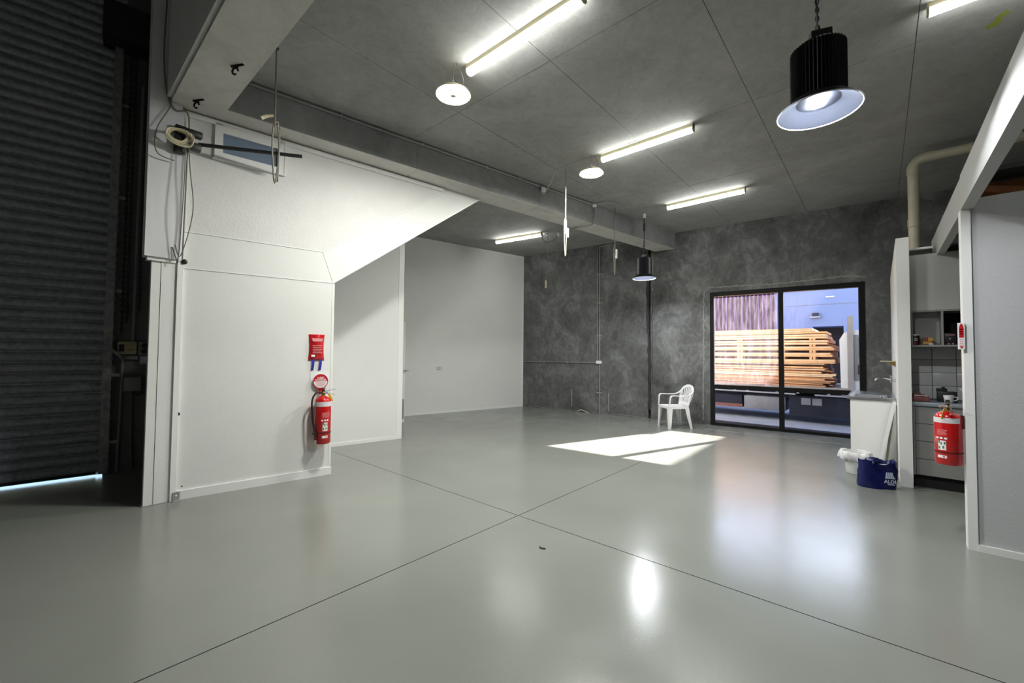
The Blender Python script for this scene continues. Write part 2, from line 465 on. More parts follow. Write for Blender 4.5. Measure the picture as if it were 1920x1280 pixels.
# ---- roller door wall
ra = math.radians(-6.2); ru = Vector((math.cos(ra), math.sin(ra), 0)); rn = Vector((ru.y, -ru.x, 0))  # rn points to the room
r0 = Vector((.472, 6.695, 0))
def onroll(x, z=0, off=0):
    t = (x-r0.x)/ru.x; p = r0+ru*t+rn*off; return Vector((p.x, p.y, z))
struct(B().obox(onroll(.53, -.2, 0), ru*2.2, -rn*.2, (0, 0, 6.6)).build('wall_front', 'dark_concrete'), 'dark wall beside the roller door')
struct(B().obox(onroll(-3.5, 5.9, -.02), ru*4.2, -rn*.2, (0, 0, .5)).build('wall_lintel', 'dark_concrete'))
dr = thing('door_1', 'dark grey steel roller shutter door with horizontal ribs', 'door', (r0.x, r0.y, 0)); dr['kind'] = 'structure'
del dr['category']
P_ = .1145; z = .035; prof = [(.006, 0)]
for k in range(9):
    t = k/8; prof.append((-.028*math.sin(PI*t)**.7 if 0 < t < 1 else 0, t*P_*.86))
prof += [(.006, P_*.9), (.006, P_*1.06)]
sl = B(); L_ = 4.06; A0 = onroll(-3.45)-r0; 
v = []
for (d, zz) in prof:
    for t in (0, L_):
        p = A0+ru*t-rn*d; v.append((p.x, p.y, zz))
sl.add(v, [(2*i, 2*i+1, 2*i+3, 2*i+2) for i in range(len(prof)-1)])
slat0 = sl.build('slat', 'slat_metal', dr, 50); slat0.location = (0, 0, z)
n = 1
while z+P_*(n+1) < 6.2:
    inst(slat0, dr, (0, 0, z+P_*n)); n += 1
def lp(p): return Vector(p)-r0
B().obox(lp(onroll(-3.45, .022, .02)), ru*3.95, -rn*.04, (0, 0, .05)).build('bottom_rail', 'dark_metal', dr)
B().obox(lp(onroll(.50, .03, .0)), ru*.075, rn*.085, (0, 0, 4.92)).build('guide_rail', 'guide_metal', dr)
for zz in (.35, 1.12, 2.1, 3.2, 4.3):
    B().obox(lp(onroll(.575, zz, 0)), ru*.07, rn*.02, (0, 0, .035)).build('guide_bracket', 'galvanised', dr)
B().obox(lp(onroll(.40, 4.95, .0)), ru*.5, rn*.28, (0, 0, .42)).build('drum_bracket', 'dark_metal', dr)
# swing arm latch of the door
B().ribbon([lp(onroll(.50, 1.50, .11)), lp(onroll(.62, 1.38, .11)), lp(onroll(.66, 1.33, .11))], [Vector((0, 0, .022))]*3, .008).build('latch_arm', 'guide_metal', dr)
# ---- window wall (concrete panels either side of a wide joint)
wa = math.radians(95.2); wu = Vector((math.cos(wa), math.sin(wa), 0)); wo = Vector((wu.y, -wu.x, 0))   # wo points outside
def onwall(y, z=0, off=0):   # off>0 = into the room
    return Vector((wx(y)-wo.x*off, y-wo.y*off, z))
ww = struct(B().obox(onwall(3.75, -.2, -.12), wu*.45, wo*.1, (0, 0, 4.5)).build('wall_right', 'joint_dark'), 'dark mottled bare concrete wall with the window')
def panel(ya, yb, z0, z1, nm='wall_panel'):
    return B().obox(onwall(ya, z0), wu*((yb-ya)/wu.y), wo*.2, (0, 0, z1-z0)).build(nm, 'wall_concrete', ww, 0)
WY0, WY1, WZ = .178, 2.662, 2.76
panel(3.955, 8.0, -.2, ZC+.05); panel(WY1, 3.895, -.2, ZC+.05); panel(WY0, WY1, WZ, ZC+.05); panel(-5.3, WY0, -.2, ZC+.05)
panel(WY0, WY1, -.2, -.004, 'sill_panel')
for (ya, yb, z0, z1) in ((WY1, 8.0, -.2, 5.2), (-5.3, WY0, -.2, 5.2), (WY0, WY1, WZ, 5.2)):
    B().obox(onwall(ya, z0, -.202), wu*((yb-ya)/wu.y), wo*.02, (0, 0, z1-z0)).build('bounce_skin', 'bounce_render', ww, 0)  # unseen pale outer face, added to bounce sunlight onto the timber stack
# ragged mortar line around the window head and joint edges
def ragged(pts, w, nm='mortar_line', m='mortar', step=.03):
    pb = B(); P0 = []
    for a, b in zip(pts[:-1], pts[1:]):
        a, b = Vector(a), Vector(b); k = max(2, int((b-a).length/step))
        P0 += [a.lerp(b, i/k) for i in range(k)]
    P0.append(Vector(pts[-1]))
    P0 = [p+Vector((random.uniform(-1, 1)*.012, random.uniform(-1, 1)*.012)) for p in P0]
    vs = []; 
    for i, p in enumerate(P0):
        t = (P0[min(i+1, len(P0)-1)]-P0[max(0, i-1)]).normalized(); q = Vector((-t.y, t.x)); ww_ = w*random.uniform(.4, 1.3)
        for sgn in (-1, 1):
            r_ = p+q*ww_*sgn; vs.append(onwall(r_.x, r_.y, .004))
    pb.add(vs, [(2*i, 2*i+1, 2*i+3, 2*i+2) for i in range(len(P0)-1)])
    return pb.build(nm, m, ww, 0)
ragged([(2.80, .1), (2.78, 2.72), (2.70, 2.87), (1.6, 2.84), (.35, 2.88), (.16, 2.84)], .012)
ragged([(3.93, .2), (3.92, 1.2), (3.965, 2.0), (3.975, 2.6), (3.985, 3.3), (3.96, 3.75)], .030, 'joint_gap', 'joint_dark', .11)
ragged([(3.87, .9), (3.865, 2.0), (3.87, 3.2)], .008, 'joint_gap', 'joint_dark', .15)
ragged([(3.862, 2.9), (3.858, 3.74)], .014)
ragged([(3.96, .012), (4.5, .03), (5.0, .02), (5.4, .035), (6.2, .015), (7.2, .03)], .007)
for (yy, z0, z1) in ((5.893, .12, .56), (4.905, .08, .52)):
    B().obox(onwall(yy-.009, z0, .002), wu*.018, wo*.002, (0, 0, z1-z0)).build('chalk_mark', 'chalk', ww, 0)
# ---- window: black aluminium frame, four panes
wi = struct(thing('window_1', 'large black framed window onto the yard with dirty glass', 'window', tuple(onwall(1.42, 0))), None)
del wi['category']; o_ = onwall(1.42, 0)
def wbar(ya, yb, z0, z1, d0=-.10, d1=.012, nm='frame_bar', m='black_metal'):
    p = onwall(ya, z0, d1)-o_
    return B().obox(p, wu*((yb-ya)/wu.y), wo*(d1-d0), (0, 0, z1-z0)).build(nm, m, wi, 0)
wbar(WY0, WY0+.085, 0, WZ); wbar(WY1-.075, WY1, 0, WZ); wbar(WY0+.085, WY1-.075, WZ-.09, WZ); wbar(WY0+.085, WY1-.075, -.003, .055)
MY = 1.415
wbar(MY-.042, MY+.042, .055, WZ-.09, nm='mullion')
TZ = .795
wbar(WY0+.085, MY-.042, TZ-.035, TZ+.045, nm='transom'); wbar(MY+.042, WY1-.075, TZ-.035, TZ+.045, nm='transom')
for (a, b, z0, z1, m) in ((MY+.042, WY1-.075, TZ+.045, WZ-.09, 'glass_dirty'), (WY0+.085, MY-.042, TZ+.045, WZ-.09, 'glass_clear'),
                          (MY+.042, WY1-.075, .055, TZ-.035, 'glass_tinted'), (WY0+.085, MY-.042, .055, TZ-.035, 'glass_tinted')):
    p = onwall(a, z0, -.05)-o_
    B().add([p, p+wu*((b-a)/wu.y), p+wu*((b-a)/wu.y)+Vector((0, 0, z1-z0)), p+Vector((0, 0, z1-z0))], [(0, 1, 2, 3)]).build('pane', m, wi, 0)

# ---- white stair enclosure wall (extinguisher wall)
ea = math.radians(-8.65); eu = Vector((math.cos(ea), math.sin(ea), 0)); en = Vector((eu.y, -eu.x, 0))  # en faces the room
e0 = Vector((.90, 5.0785, 0)); UZ = Vector((0, 0, 1))
def one(s, z=0, off=0): return e0+eu*s+en*off+UZ*z
st = struct(B().prism([(-.03, 0), (1.425, 0), (1.405, 2.25), (3.53, 3.775), (-.03, 3.775)], one(0, 0, -.012), eu, UZ, -en*.10).build('wall_stair', 'joint_grey'), 'white stair enclosure wall with a sloped underside')
def inset(poly, d=.0022):
    k = len(poly); out = []
    A = sum(poly[i][0]*poly[(i+1) % k][1]-poly[(i+1) % k][0]*poly[i][1] for i in range(k)); sg = 1 if A > 0 else -1
    for i in range(k):
        p0, p1, p2 = Vector(poly[i-1]), Vector(poly[i]), Vector(poly[(i+1) % k])
        a = (p1-p0).normalized(); b = (p2-p1).normalized()
        n1 = Vector((-a.y, a.x))*sg; n2 = Vector((-b.y, b.x))*sg
        bis = (n1+n2); bis = bis/ max(.2, bis.length_squared)*2
        out.append(tuple(p1+bis*d))
    return out
def epanel(poly, nm, m):
    return B().prism(inset(poly), one(0, 0, -.02), eu, UZ, en*.02).build(nm, m, st, 0)
epanel([(-.03, 0), (1.43, 0), (1.41, 2.245), (-.03, 2.225)], 'wall_panel', 'white_wall')
epanel([(-.03, 2.225), (1.41, 2.245), (1.29, 2.595), (-.03, 2.585)], 'wall_panel', 'white_wall')
epanel([(1.41, 2.245), (3.545, 3.788), (2.99, 3.788), (1.29, 2.595)], 'wall_panel', 'white_wall')
epanel([(-.03, 2.585), (1.29, 2.595), (2.99, 3.788), (-.03, 3.788)], 'wall_panel', 'upper_wall')
# thin cover beads on the joints
def bead(a, b, nm='cover_bead', w=.012, d=.005, m='white_trim'):
    a, b = Vector(a), Vector(b); t = (b-a); q = Vector((-t.y, t.x)).normalized()*w/2
    pts = [a-q, b-q, b+q, a+q]
    return B().prism([tuple(p) for p in pts], one(0), eu, UZ, en*d).build(nm, m, st, 0)
bead((0, 2.232), (1.41, 2.25)); bead((0, 2.592), (1.29, 2.602)); bead((1.29, 2.602), (2.95, 3.767)); bead((1.41, 2.25), (3.53, 3.782), w=.02)
bead((0, 3.745), (2.88, 3.745), w=.045, d=.03, nm='crown_trim')
B().obox(one(1.405, .10, -.001), eu*.028, en*.004, (0, 0, 2.14)).build('corner_trim', 'white_trim', st, 0)
struct(B().obox(one(.02, 0, 0), eu*1.415, en*.018, (0, 0, .085)).build('baseboard_stair', 'white_trim'), 'white skirting board under the stair wall')
for (s_, z_, r_) in ((.012, .817, .016), (.06, .12, .006)):
    B().lathe([(0, 0), (r_, 0), (r_, .002), (0, .002)], (0, 0, 0), 14).build('bolt_hole', 'black_plastic', st).matrix_world = Matrix.Translation(one(s_, z_, .0005)) @ en.to_track_quat('Z', 'Y').to_matrix().to_4x4()
# return walls behind the corner (closing the stair)
struct(B().obox(one(1.33, 0, -.12), eu*.09, -en*1.35, (0, 0, 2.2)).build('wall_return', 'white_wall'))
# high window in the upper wall
hw = struct(thing('window_2', 'small high window with white frame in the stair wall', 'window', tuple(one(.54, 3.5, 0)))); del hw['category']
hs = [.228, .860]; hz_ = [3.385, 3.745]
def hbar(s0, s1, z0, z1, nm='frame_bar', d=.03, m='white_trim', o=.0): return B().obox(one(s0, z0, o)-one(.54, 3.5, 0), eu*(s1-s0), en*d, (0, 0, z1-z0)).build(nm, m, hw, 0)
hbar(hs[0], hs[0]+.07, hz_[0], hz_[1]); hbar(hs[1]-.07, hs[1], hz_[0], hz_[1]); hbar(hs[0]+.07, hs[1]-.07, hz_[0], hz_[0]+.065); hbar(hs[0]+.07, hs[1]-.07, hz_[1]-.09, hz_[1])
hbar(hs[0]-.012, hs[1]+.012, hz_[0]-.012, hz_[0], 'frame_edge', .036); hbar(hs[1], hs[1]+.012, hz_[0], hz_[1], 'frame_edge', .036)
hbar(hs[0]+.07, hs[1]-.07, hz_[0]+.065, hz_[1]-.09, 'pane', .006, 'glass_blue')
# ---- white column at the left of the enclosure
co = struct(B().box(.70, .86, 5.09, 5.20, 0, 6.35).build('wall_column', 'white_wall'), 'white boxed column at the end of the stair wall')
B().box(.675, .742, 5.06, 5.12, .004, 2.262).build('casing_board', 'white_wall', co, 0)
B().box(.746, .862, 5.055, 5.12, .004, 2.262).build('casing_board', 'white_wall', co, 0)
B().box(.862, .905, 5.035, 5.10, .004, 3.76).build('corner_trim', 'white_trim', co, 0)
B().box(.617, .858, 5.02, 5.16, 2.295, 6.35).build('casing_board', 'column_wall', co, 0)
B().box(.640, .852, 5.04, 5.14, 2.262, 2.295).build('casing_lip', 'white_trim', co, 0)
B().box(.66, .875, 5.04, 5.12, 0, .006).build('base_plate', 'galvanised', co, 0)
bk = thing('floor_bracket', 'small galvanised steel angle bracket at the column foot', 'bracket', (.905, 5.03, 0))
B().box(-.022, .03, -.005, .004, 0, .085).build('upright_plate', 'galvanised', bk); B().box(-.03, .04, -.04, .004, 0, .005).build('foot_plate', 'galvanised', bk)
B().lathe([(0, 0), (.009, 0), (.009, .003), (0, .003)], n=12).build('bolt', 'white_plastic', bk).matrix_local = Matrix.Translation((.004, -.006, .055)) @ Matrix.Rotation(PI/2, 4, 'X')
# ---- second and third white walls, return and door
qa = math.radians(-10.5); qu = Vector((math.cos(qa), math.sin(qa), 0)); qn = Vector((qu.y, -qu.x, 0)); q0 = Vector((4.028, 6.04, 0))
struct(B().obox(q0-qu*1.95, qu*1.95, -qn*.1, (0, 0, 4.15)).build('wall_middle', 'white_wall', None, 0), 'white wall panel behind the stair with a sloping shadow')
B().obox(q0+Vector((0, 0, 0)), qu*.045, -qn*.14, (0, 0, 4.14)).build('end_trim', 'white_trim', bpy.data.objects['wall_middle'], 0)
B().obox(q0-qu*.05+qn*.004, qu*.05, -qn*.02, (0, 0, 4.14)).build('end_trim', 'white_trim', bpy.data.objects['wall_middle'], 0)
struct(B().obox(q0-qu*1.9, qu*1.85, qn*.012, (0, 0, .05)).build('baseboard_middle', 'white_trim', None, 0))
struct(B().obox((3.98, 6.10, 0), (.1, 0, 0), (.30, 2.4, 0), (0, 0, 4.15)).build('wall_passage', 'white_wall', None, 0))
ta = math.radians(-12.2); tu = Vector((math.cos(ta), math.sin(ta), 0)); tn = Vector((tu.y, -tu.x, 0)); t0 = Vector((8.872, 7.397, 0))
wb = struct(B().obox(t0-tu*4.9, tu*5.1, -tn*.1, (0, 0, 4.15)).build('wall_far', 'white_wall', None, 0), 'tall plain white wall at the far end')
B().obox(t0-tu*4.7+Vector((0, 0, 4.08)), tu*4.68, tn*.015, (0, 0, .06)).build('crown_trim', 'white_trim', wb, 0)
B().obox(t0-tu*.05, tu*.045, tn*.012, (0, 0, 4.12)).build('corner_trim', 'white_trim', wb, 0)
struct(B().obox(t0-tu*4.7, tu*4.65, tn*.012, (0, 0, .045)).build('baseboard_far', 'white_trim', None, 0))
da = Vector((4.985, 7.36, 0)); db = Vector((4.24, 7.05, 0)); du = (db-da).normalized(); dnn = Vector((-du.y, du.x, 0))
d2_ = struct(B().obox(da+Vector((0, 0, .02)), du*.80, dnn*.04, (0, 0, 2.05)).build('door_2', 'white_wall', None, 0), 'white door standing ajar behind the middle wall')
B().obox(da+du*.03-dnn*.004+Vector((0, 0, .09)), du*.3, dnn*.05, (0, 0, .40)).build('door_vent', 'grey_plastic', d2_, 0)
for sg in (-1, 1):
    c_ = da+du*.05+dnn*(.02+sg*.02)+Vector((0, 0, 1.067))
    B().tube([c_, c_+dnn*sg*.05], .022, 10).tube([c_+dnn*sg*.04, c_+dnn*sg*.055, c_+dnn*sg*.05-du*.09], .010, 8).build('door_handle', 'steel', d2_)
# ---- kitchen partition: wall running to the window wall, kitchen back, near partition, header
kw = struct(B().box(6.39, 9.7, -.262, -.154, 0, 2.775).build('wall_kitchen', 'white_wall', None, 0), 'white end of the kitchenette partition wall')
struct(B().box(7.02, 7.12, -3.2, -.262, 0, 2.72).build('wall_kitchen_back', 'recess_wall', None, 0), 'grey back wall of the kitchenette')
B().box(6.92, 7.14, -3.2, -.262, 2.72, 2.745).build('wall_cap', 'white_trim', bpy.data.objects['wall_kitchen_back'], 0)
pw = struct(B().box(4.65, 4.73, -5.2, -.53, 0, 2.635).build('wall_partition', 'partition_wall', None, 0), 'light grey partition wall at the right')
B().box(4.63, 4.75, -.53, -.479, 0, 2.56).build('end_post', 'white_trim', pw, 0)
B().box(4.625, 4.65, -5.2, -.53, 0, .05).build('base_trim', 'white_trim', pw, 0)
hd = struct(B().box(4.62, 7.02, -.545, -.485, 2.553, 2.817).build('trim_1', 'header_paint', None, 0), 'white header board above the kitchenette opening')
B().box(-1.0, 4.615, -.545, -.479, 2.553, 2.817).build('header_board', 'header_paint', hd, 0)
for (x0, zz) in ((5.2, 2.66), (6.0, 2.66)):
    pass
jo = struct(B().box(5.05, 5.10, -4.8, -.56, 2.70, 2.84).build('joist', 'timber_dark', None, 0), 'brown timber joist above the grey partition')
struct(B().box(5.75, 5.80, -4.8, -.56, 2.70, 2.84).build('joist', 'timber_dark', None, 0), 'second timber joist behind the partition top')
struct(B().box(4.80, 7.1, -4.9, -.56, 2.86, 2.9).build('ceiling', 'cabinet_dark', None, 0), 'dark sheet standing in for the unlit space above the kitchenette joists')  # near-black sheet in place of the shaded open space over the joists

# ================================================================== LAMPS
def tube_light(x, y0, y1, label, rot=0.0):
    L = y1-y0; t = thing('tube_light', label, 'ceiling light', (x, (y0+y1)/2, ZC), rot, 'white tube battens on the ceiling')
    B().box(-.032, .032, -L/2, L/2, -.045, 0).build('housing', 'cream_plastic', t, 0)
    pr = [(-.036, -.046), (-.038, -.060), (-.030, -.082), (-.014, -.092), (.014, -.092), (.030, -.082), (.038, -.060), (.036, -.046)]
    B().prism(pr, (0, -L/2+.012, 0), (1, 0, 0), (0, 0, 1), (0, L-.024, 0)).build('diffuser', 'tube_glow', t, 50)
    for s in (-1, 1):
        B().prism([(a*1.04, b) for a, b in pr]+[(.036, 0), (-.036, 0)], (0, s*(L/2)-.006-s*.006, 0), (1, 0, 0), (0, 0, 1), (0, .012, 0)).build('end_cap', 'cream_plastic', t, 0)
    return t
tube_light(2.62, 1.62, 2.89, 'lit white tube light nearest the round lamp above the stair')
tube_light(5.01, 1.60, 2.81, 'lit tube light in the middle of the ceiling')
tube_light(7.43, 1.58, 2.84, 'lit tube light nearest the window wall')
tube_light(7.23, 5.59, 6.82, 'lit tube light behind the beam by the far white wall', math.radians(9))
tube_light(4.46, -1.58, -.31, 'lit tube light above the grey partition, cut by the photo edge')

def round_light(loc, label):
    t = thing('round_light', label, 'ceiling light', loc, 0, 'round flat LED lamps')
    B().lathe([(0, .035), (.10, .035), (.135, .02), (.160, 0), (.166, -.008), (.160, -.012), (.150, -.006), (.03, -.006)], n=32).build('housing', 'cream_plastic', t)
    B().lathe([(.034, -.008), (.08, -.013), (.146, -.009)], n=32).build('diffuser', 'round_glow', t)
    B().lathe([(.034, -.006), (.032, -.018), (.02, -.024), (0, -.024)], n=20).build('sensor_cap', 'cream_plastic', t)
    B().lathe([(.05, .035), (.05, .07), (.0, .075)], n=16).build('driver_housing', 'grey_plastic', t)
    top = ZC-loc[2]
    B().tube([(0, 0, .07), (0, 0, .10), (.012, 0, .115), (0, 0, .13), (-.012, 0, .115), (0, 0, .10)], .003, 6).build('hook', 'galvanised', t)
    B().tube([(0, 0, .12), (0, 0, top)], .002, 6).build('suspension_wire', 'cord_grey', t)
    B().tube(smooth_path([(.03, 0, .06), (.09, -.02, .09), (.07, -.05, .17), (.01, -.02, top)], 5), .003, 6).build('power_cord', 'cord_grey', t)
    return t
round_light((2.497, 2.959, 3.85), 'lit round flat lamp nearest the camera above the stair')
round_light((4.907, 2.909, 3.90), 'lit smaller round flat lamp further along the ceiling')

def chain(b, p0, p1, link=.026, r=.0035):
    p0, p1 = Vector(p0), Vector(p1); d = (p1-p0); n = max(2, int(d.length/link)); d.normalize()
    ref = Vector((1, 0, 0)); x = ref-d*ref.dot(d); x.normalize(); y = d.cross(x)
    for i in range(n):
        c = p0.lerp(p1, (i+.5)/n); s = x if i % 2 else y
        pts = [c+d*(link*.72*math.cos(a))+s*(link*.34*math.sin(a)) for a in [2*PI*k/8 for k in range(8)]]
        b.tube(pts, r, 4, closed=True)
    return b
def high_bay(loc, label, top):
    t = thing('high_bay_lamp', label, 'pendant lamp', loc, math.radians(20), 'black finned pendant lamps')
    # loc = centre of the rim plane; local z up
    hs = B(); n = 46; ring = []
    for k in range(n*2):
        a = 2*PI*k/(n*2); r = .140 if k % 2 == 0 else .128
        ring.append((r*math.cos(a), r*math.sin(a)))
    hs.loft([[(x, y, z) for x, y in ring] for z in (.064, .375)])
    hs.loft([[(x*.86, y*.86, z) for x, y in ring] for z in (.375, .390)])
    hs.build('heat_sink', 'fin_black', t, 0)
    B().lathe([(.136, .066), (.150, .056), (.204, .008), (.210, .002), (.205, .000), (.198, .004), (.144, .052), (.112, .060)], n=40).build('reflector', 'reflector_white', t)
    B().lathe([(.130, .070), (.152, .058), (.206, .010), (.212, .003)], n=40).build('reflector_shell', 'black_metal', t); B().lathe([(.208, .004), (.2145, .002), (.2150, -.003), (.2100, -.004), (.2060, .0)], n=40).build('reflector_rim', 'rim_white', t)
    B().lathe([(0, .062), (.114, .062)], n=32).build('led_plate', 'reflector_white', t)
    for (x, y) in ((-.042, 0), (.042, 0)):
        B().lathe([(.030, .061), (.030, .054), (0, .052)], (x, y, 0), 16).build('led_chip', 'chip_glow', t)
    B().bbox(-.085, .085, -.055, .055, .390, .450, .01).build('driver_box', 'black_plastic', t)
    B().box(.045, .086, -.056, -.054, .395, .445).build('rating_label', 'grey_plastic', t, 0)
    B().tube([(-.05, 0, .445)]+arc((0, 0, .475), .035, PI, 0, 8)+[(.05, 0, .445)], .007, 6).build('hook', 'black_metal', t)
    c = B(); chain(c, (0, 0, .50), (0, 0, top-loc[2])); c.build('chain', 'dark_metal', t)
    B().tube(smooth_path([(-.06, .02, .44), (-.075, .02, .56), (-.02, .01, .66), (-.03, 0, .8), (-.015, 0, top-loc[2])], 5), .005, 6).build('power_cord', 'black_plastic', t)
    return t
high_bay((3.05, .255, 2.895), 'large black finned pendant lamp hanging nearest the camera', ZC)
hb2 = high_bay((7.63, 3.36, 2.90), 'smaller looking black pendant lamp hanging in front of the dark concrete wall', ZC)
B().bbox(-.03, .05, -.02, .02, .92, 1.06, .01).build('cord_bundle', 'black_plastic', hb2)
B().lathe([(.028, 1.16), (.03, 1.20), (.03, 1.244)], n=14).build('ceiling_socket', 'white_plastic', hb2)

# ================================================================== HANGING CORDS AND CONDUIT
def twisted(b, p0, p1, r, turns, rr):
    p0, p1 = Vector(p0), Vector(p1); n = turns*8
    for ph in (0, PI):
        b.tube([p0.lerp(p1, i/n)+Vector((math.cos(i*PI/4+ph)*r, math.sin(i*PI/4+ph)*r, 0)) for i in range(n+1)], rr, 5)
    return b
def loopcord(b, x, z0, z1, w, rr, sk=0.0):
    pts = smooth_path([(x, 0, z0), (x-w*.5, 0, z0-.1*(z0-z1)), (x-w*.55, sk, (z0+z1)/2), (x-w*.1, sk, z1), (x+w*.35, sk, (z0+z1)/2), (x+w*.1, 0, z0)], 6)
    return b.tube(pts, rr, 6)
t = thing('hanging_cord', 'grey knotted pull cord hanging in front of the high window', 'cord', (1.336, 4.02, ZC))
B().tube([(0, 0, 0), (0, 0, -.42)], .007, 6).build('cord', 'cord_grey', t); b = B(); twisted(b, (0, 0, -.40), (0, 0, -.72), .005, 9, .0055); b.build('twisted_length', 'rope_grey', t)
b = B(); loopcord(b, .02, -.66, -1.22, .06, .007); twisted(b, (.045, .0, -.70), (.035, 0, -1.2), .004, 12, .0045); b.build('loop', 'rope_grey', t)
B().tube(smooth_path([(-.01, 0, -.62), (-.06, .02, -.64), (-.10, .03, -.67)], 4), [.012]*4+[.016]*4+[.018], 8).build('socket', 'cream_plastic', t)
B().lathe([(.02, -.01), (.02, 0)], n=10).lathe([(0, -.01), (.02, -.01)], n=10).build('ceiling_hook', 'dark_metal', t)
t = thing('hanging_cord', 'pale twisted rope cord with white plug hanging from the ceiling beside the beam', 'cord', (5.054, 3.426, ZC))
B().tube([(0, 0, 0), (0, 0, -.30)], .004, 6).build('cord', 'cord_grey', t); b = B(); twisted(b, (0, 0, -.25), (0, 0, -.95), .004, 16, .0045); b.build('twisted_length', 'rope_white', t)
b = B(); loopcord(b, 0, -.72, -1.28, .06, .005); twisted(b, (.02, 0, -.75), (.01, 0, -1.26), .0035, 14, .004); b.build('loop', 'rope_white', t)
B().bbox(.022, .062, -.02, .02, -1.0, -.86, .008).build('plug', 'white_plastic', t)
t = thing('hanging_cord', 'grey cord with hanging white connector beside the second pendant lamp', 'cord', (6.975, 3.636, ZC))
B().tube(smooth_path([(0, .0, 0), (.01, 0, -.12), (-.06, 0, -.25), (-.05, .0, -.4), (0, 0, -.55), (0, 0, -.72)], 5), .007, 6).build('cord', 'cord_grey', t)
b = B(); loopcord(b, 0, -.70, -1.25, .08, .006); b.tube([(.0, 0, -.7), (.0, 0, -1.2)], .006, 6); b.build('loop', 'rope_grey', t)
B().bbox(.02, .07, -.02, .02, -.93, -.76, .008).build('connector', 'white_plastic', t)
t = thing('hanging_cord', 'thin grey cord with loop hanging before the dark wall near the far tube light', 'cord', (7.42, 5.50, ZC))
B().tube([(0, 0, 0), (0, 0, -.95)], .006, 6).build('cord', 'cord_grey', t)
B().tube(smooth_path([(.0, 0, -.90), (.10, -.09, -.95), (.13, -.12, -1.12), (.05, -.05, -1.28), (-.02, .02, -1.15), (-.02, .02, -1.0)], 6), .006, 6).build('loop', 'rope_grey', t)
B().bbox(-.06, -.025, .0, .03, -1.25, -1.08, .006).build('connector', 'cream_plastic', t)
B().tube(smooth_path([(0, 0, -.02), (-.1, .08, -.12), (-.02, .02, -.22), (.1, -.1, -.16), (.16, -.16, -.04)], 6), .006, 6).build('coil', 'cord_grey', t)
B().lathe([(0, -.08), (.03, -.075), (.033, -.02), (.03, 0)], (.17, -.17, 0), 14).build('ceiling_socket', 'white_plastic', t)
# conduit along the beam
t = thing('beam_conduit', 'thin grey conduit running along the top of the beam', 'conduit', tuple(onbeam(1.35, ZC-.03, .02)))
def bo(x, z=ZC-.03, off=.02): return onbeam(x, z, off)-Vector(t.location)
B().tube([bo(1.20), bo(3.9)], .013, 8).build('pipe', 'conduit_grey', t); B().tube([bo(3.9), bo(6.5)], .013, 8).build('pipe', 'conduit_grey', t)
for x in (2.2, 3.2, 4.2, 4.8, 5.9): B().obox(bo(x, ZC-.048, .0), bu*.02, -bn*.036, (0, 0, .04)).build('saddle', 'galvanised', t)
B().lathe([(0, -.05), (.035, -.045), (.04, -.01), (.035, .02)], tuple(bo(5.28, ZC-.07, .045)), 16).build('junction_box', 'white_plastic', t)
B().bbox(-.03, .03, -.03, .03, -.03, .03, .008).build('junction_box', 'white_plastic', t).location = bo(6.52, ZC-.04, .04)
B().tube(smooth_path([bo(6.52), bo(6.55, ZC-.02, .22), bo(6.75, ZC-.02, .30), bo(6.95, ZC-.02, .26)], 6), .010, 7).build('pipe', 'conduit_grey', t)
B().tube(smooth_path([bo(6.52, ZC-.06, .04), bo(6.55, ZC-.2, .035), bo(6.53, ZB+.05, .02), bo(6.50, ZB-.03, -.02), bo(6.42, ZB-.02, -.42)], 6), .011, 7).build('pipe', 'conduit_grey', t)
B().tube(smooth_path([bo(5.28, ZC-.1, .05), bo(5.2, ZC-.2, .15), bo(5.1, ZC-.12, .42), bo(5.05, ZC-.02, .55)], 6), .005, 6).build('flex_cord', 'cord_cream', t)
# conduit on the concrete wall
t = thing('wall_conduit', 'grey vertical conduit with outlet box on the dark concrete wall', 'conduit', tuple(onwall(5.15, 0, .02)))
def wv(y, z, off=.02): return onwall(y, z, off)-Vector(t.location)
B().tube([wv(5.13, 1.27), wv(5.13, 4.10)], .013, 8).build('pipe', 'conduit_grey', t); B().tube([wv(5.19, 1.27), wv(5.19, 4.03), wv(5.17, 4.06)], .011, 8).build('pipe', 'conduit_grey', t)
B().tube([wv(5.13, .01), wv(5.13, 1.23)], .012, 8).build('pipe', 'conduit_grey', t); B().tube([wv(5.17, 1.24), wv(7.38, 1.235)], .010, 8).build('pipe', 'conduit_grey', t)
B().tube([wv(5.13, 4.09), wv(4.4, 4.10)], .011, 8).build('pipe', 'conduit_grey', t)
o = B().obox((0, 0, 0), wu*.13, -wo*.045, (0, 0, .075)).build('outlet_box', 'white_plastic', t, 0); o.location = wv(5.08, 1.215, 0)
for z in (.5, 1.9, 2.7, 3.4): B().obox(wv(5.08, z, 0), wu*.13, -wo*.006, (0, 0, .02)).build('saddle', 'galvanised', t, 0)
for y in (6.0, 6.7): B().obox(wv(y, 1.215, 0), wu*.02, -wo*.03, (0, 0, .04)).build('saddle', 'galvanised', t, 0)
tag(B().tube(smooth_path([onwall(5.72, .005, .03), onwall(5.66, .05, .05), onwall(5.58, .06, .05), onwall(5.48, .03, .06), onwall(5.40, .006, .05)], 6), .008, 6).build('cable_stub', 'rope_white'), 'short pale cable stub curling at the foot of the dark wall', 'cable')
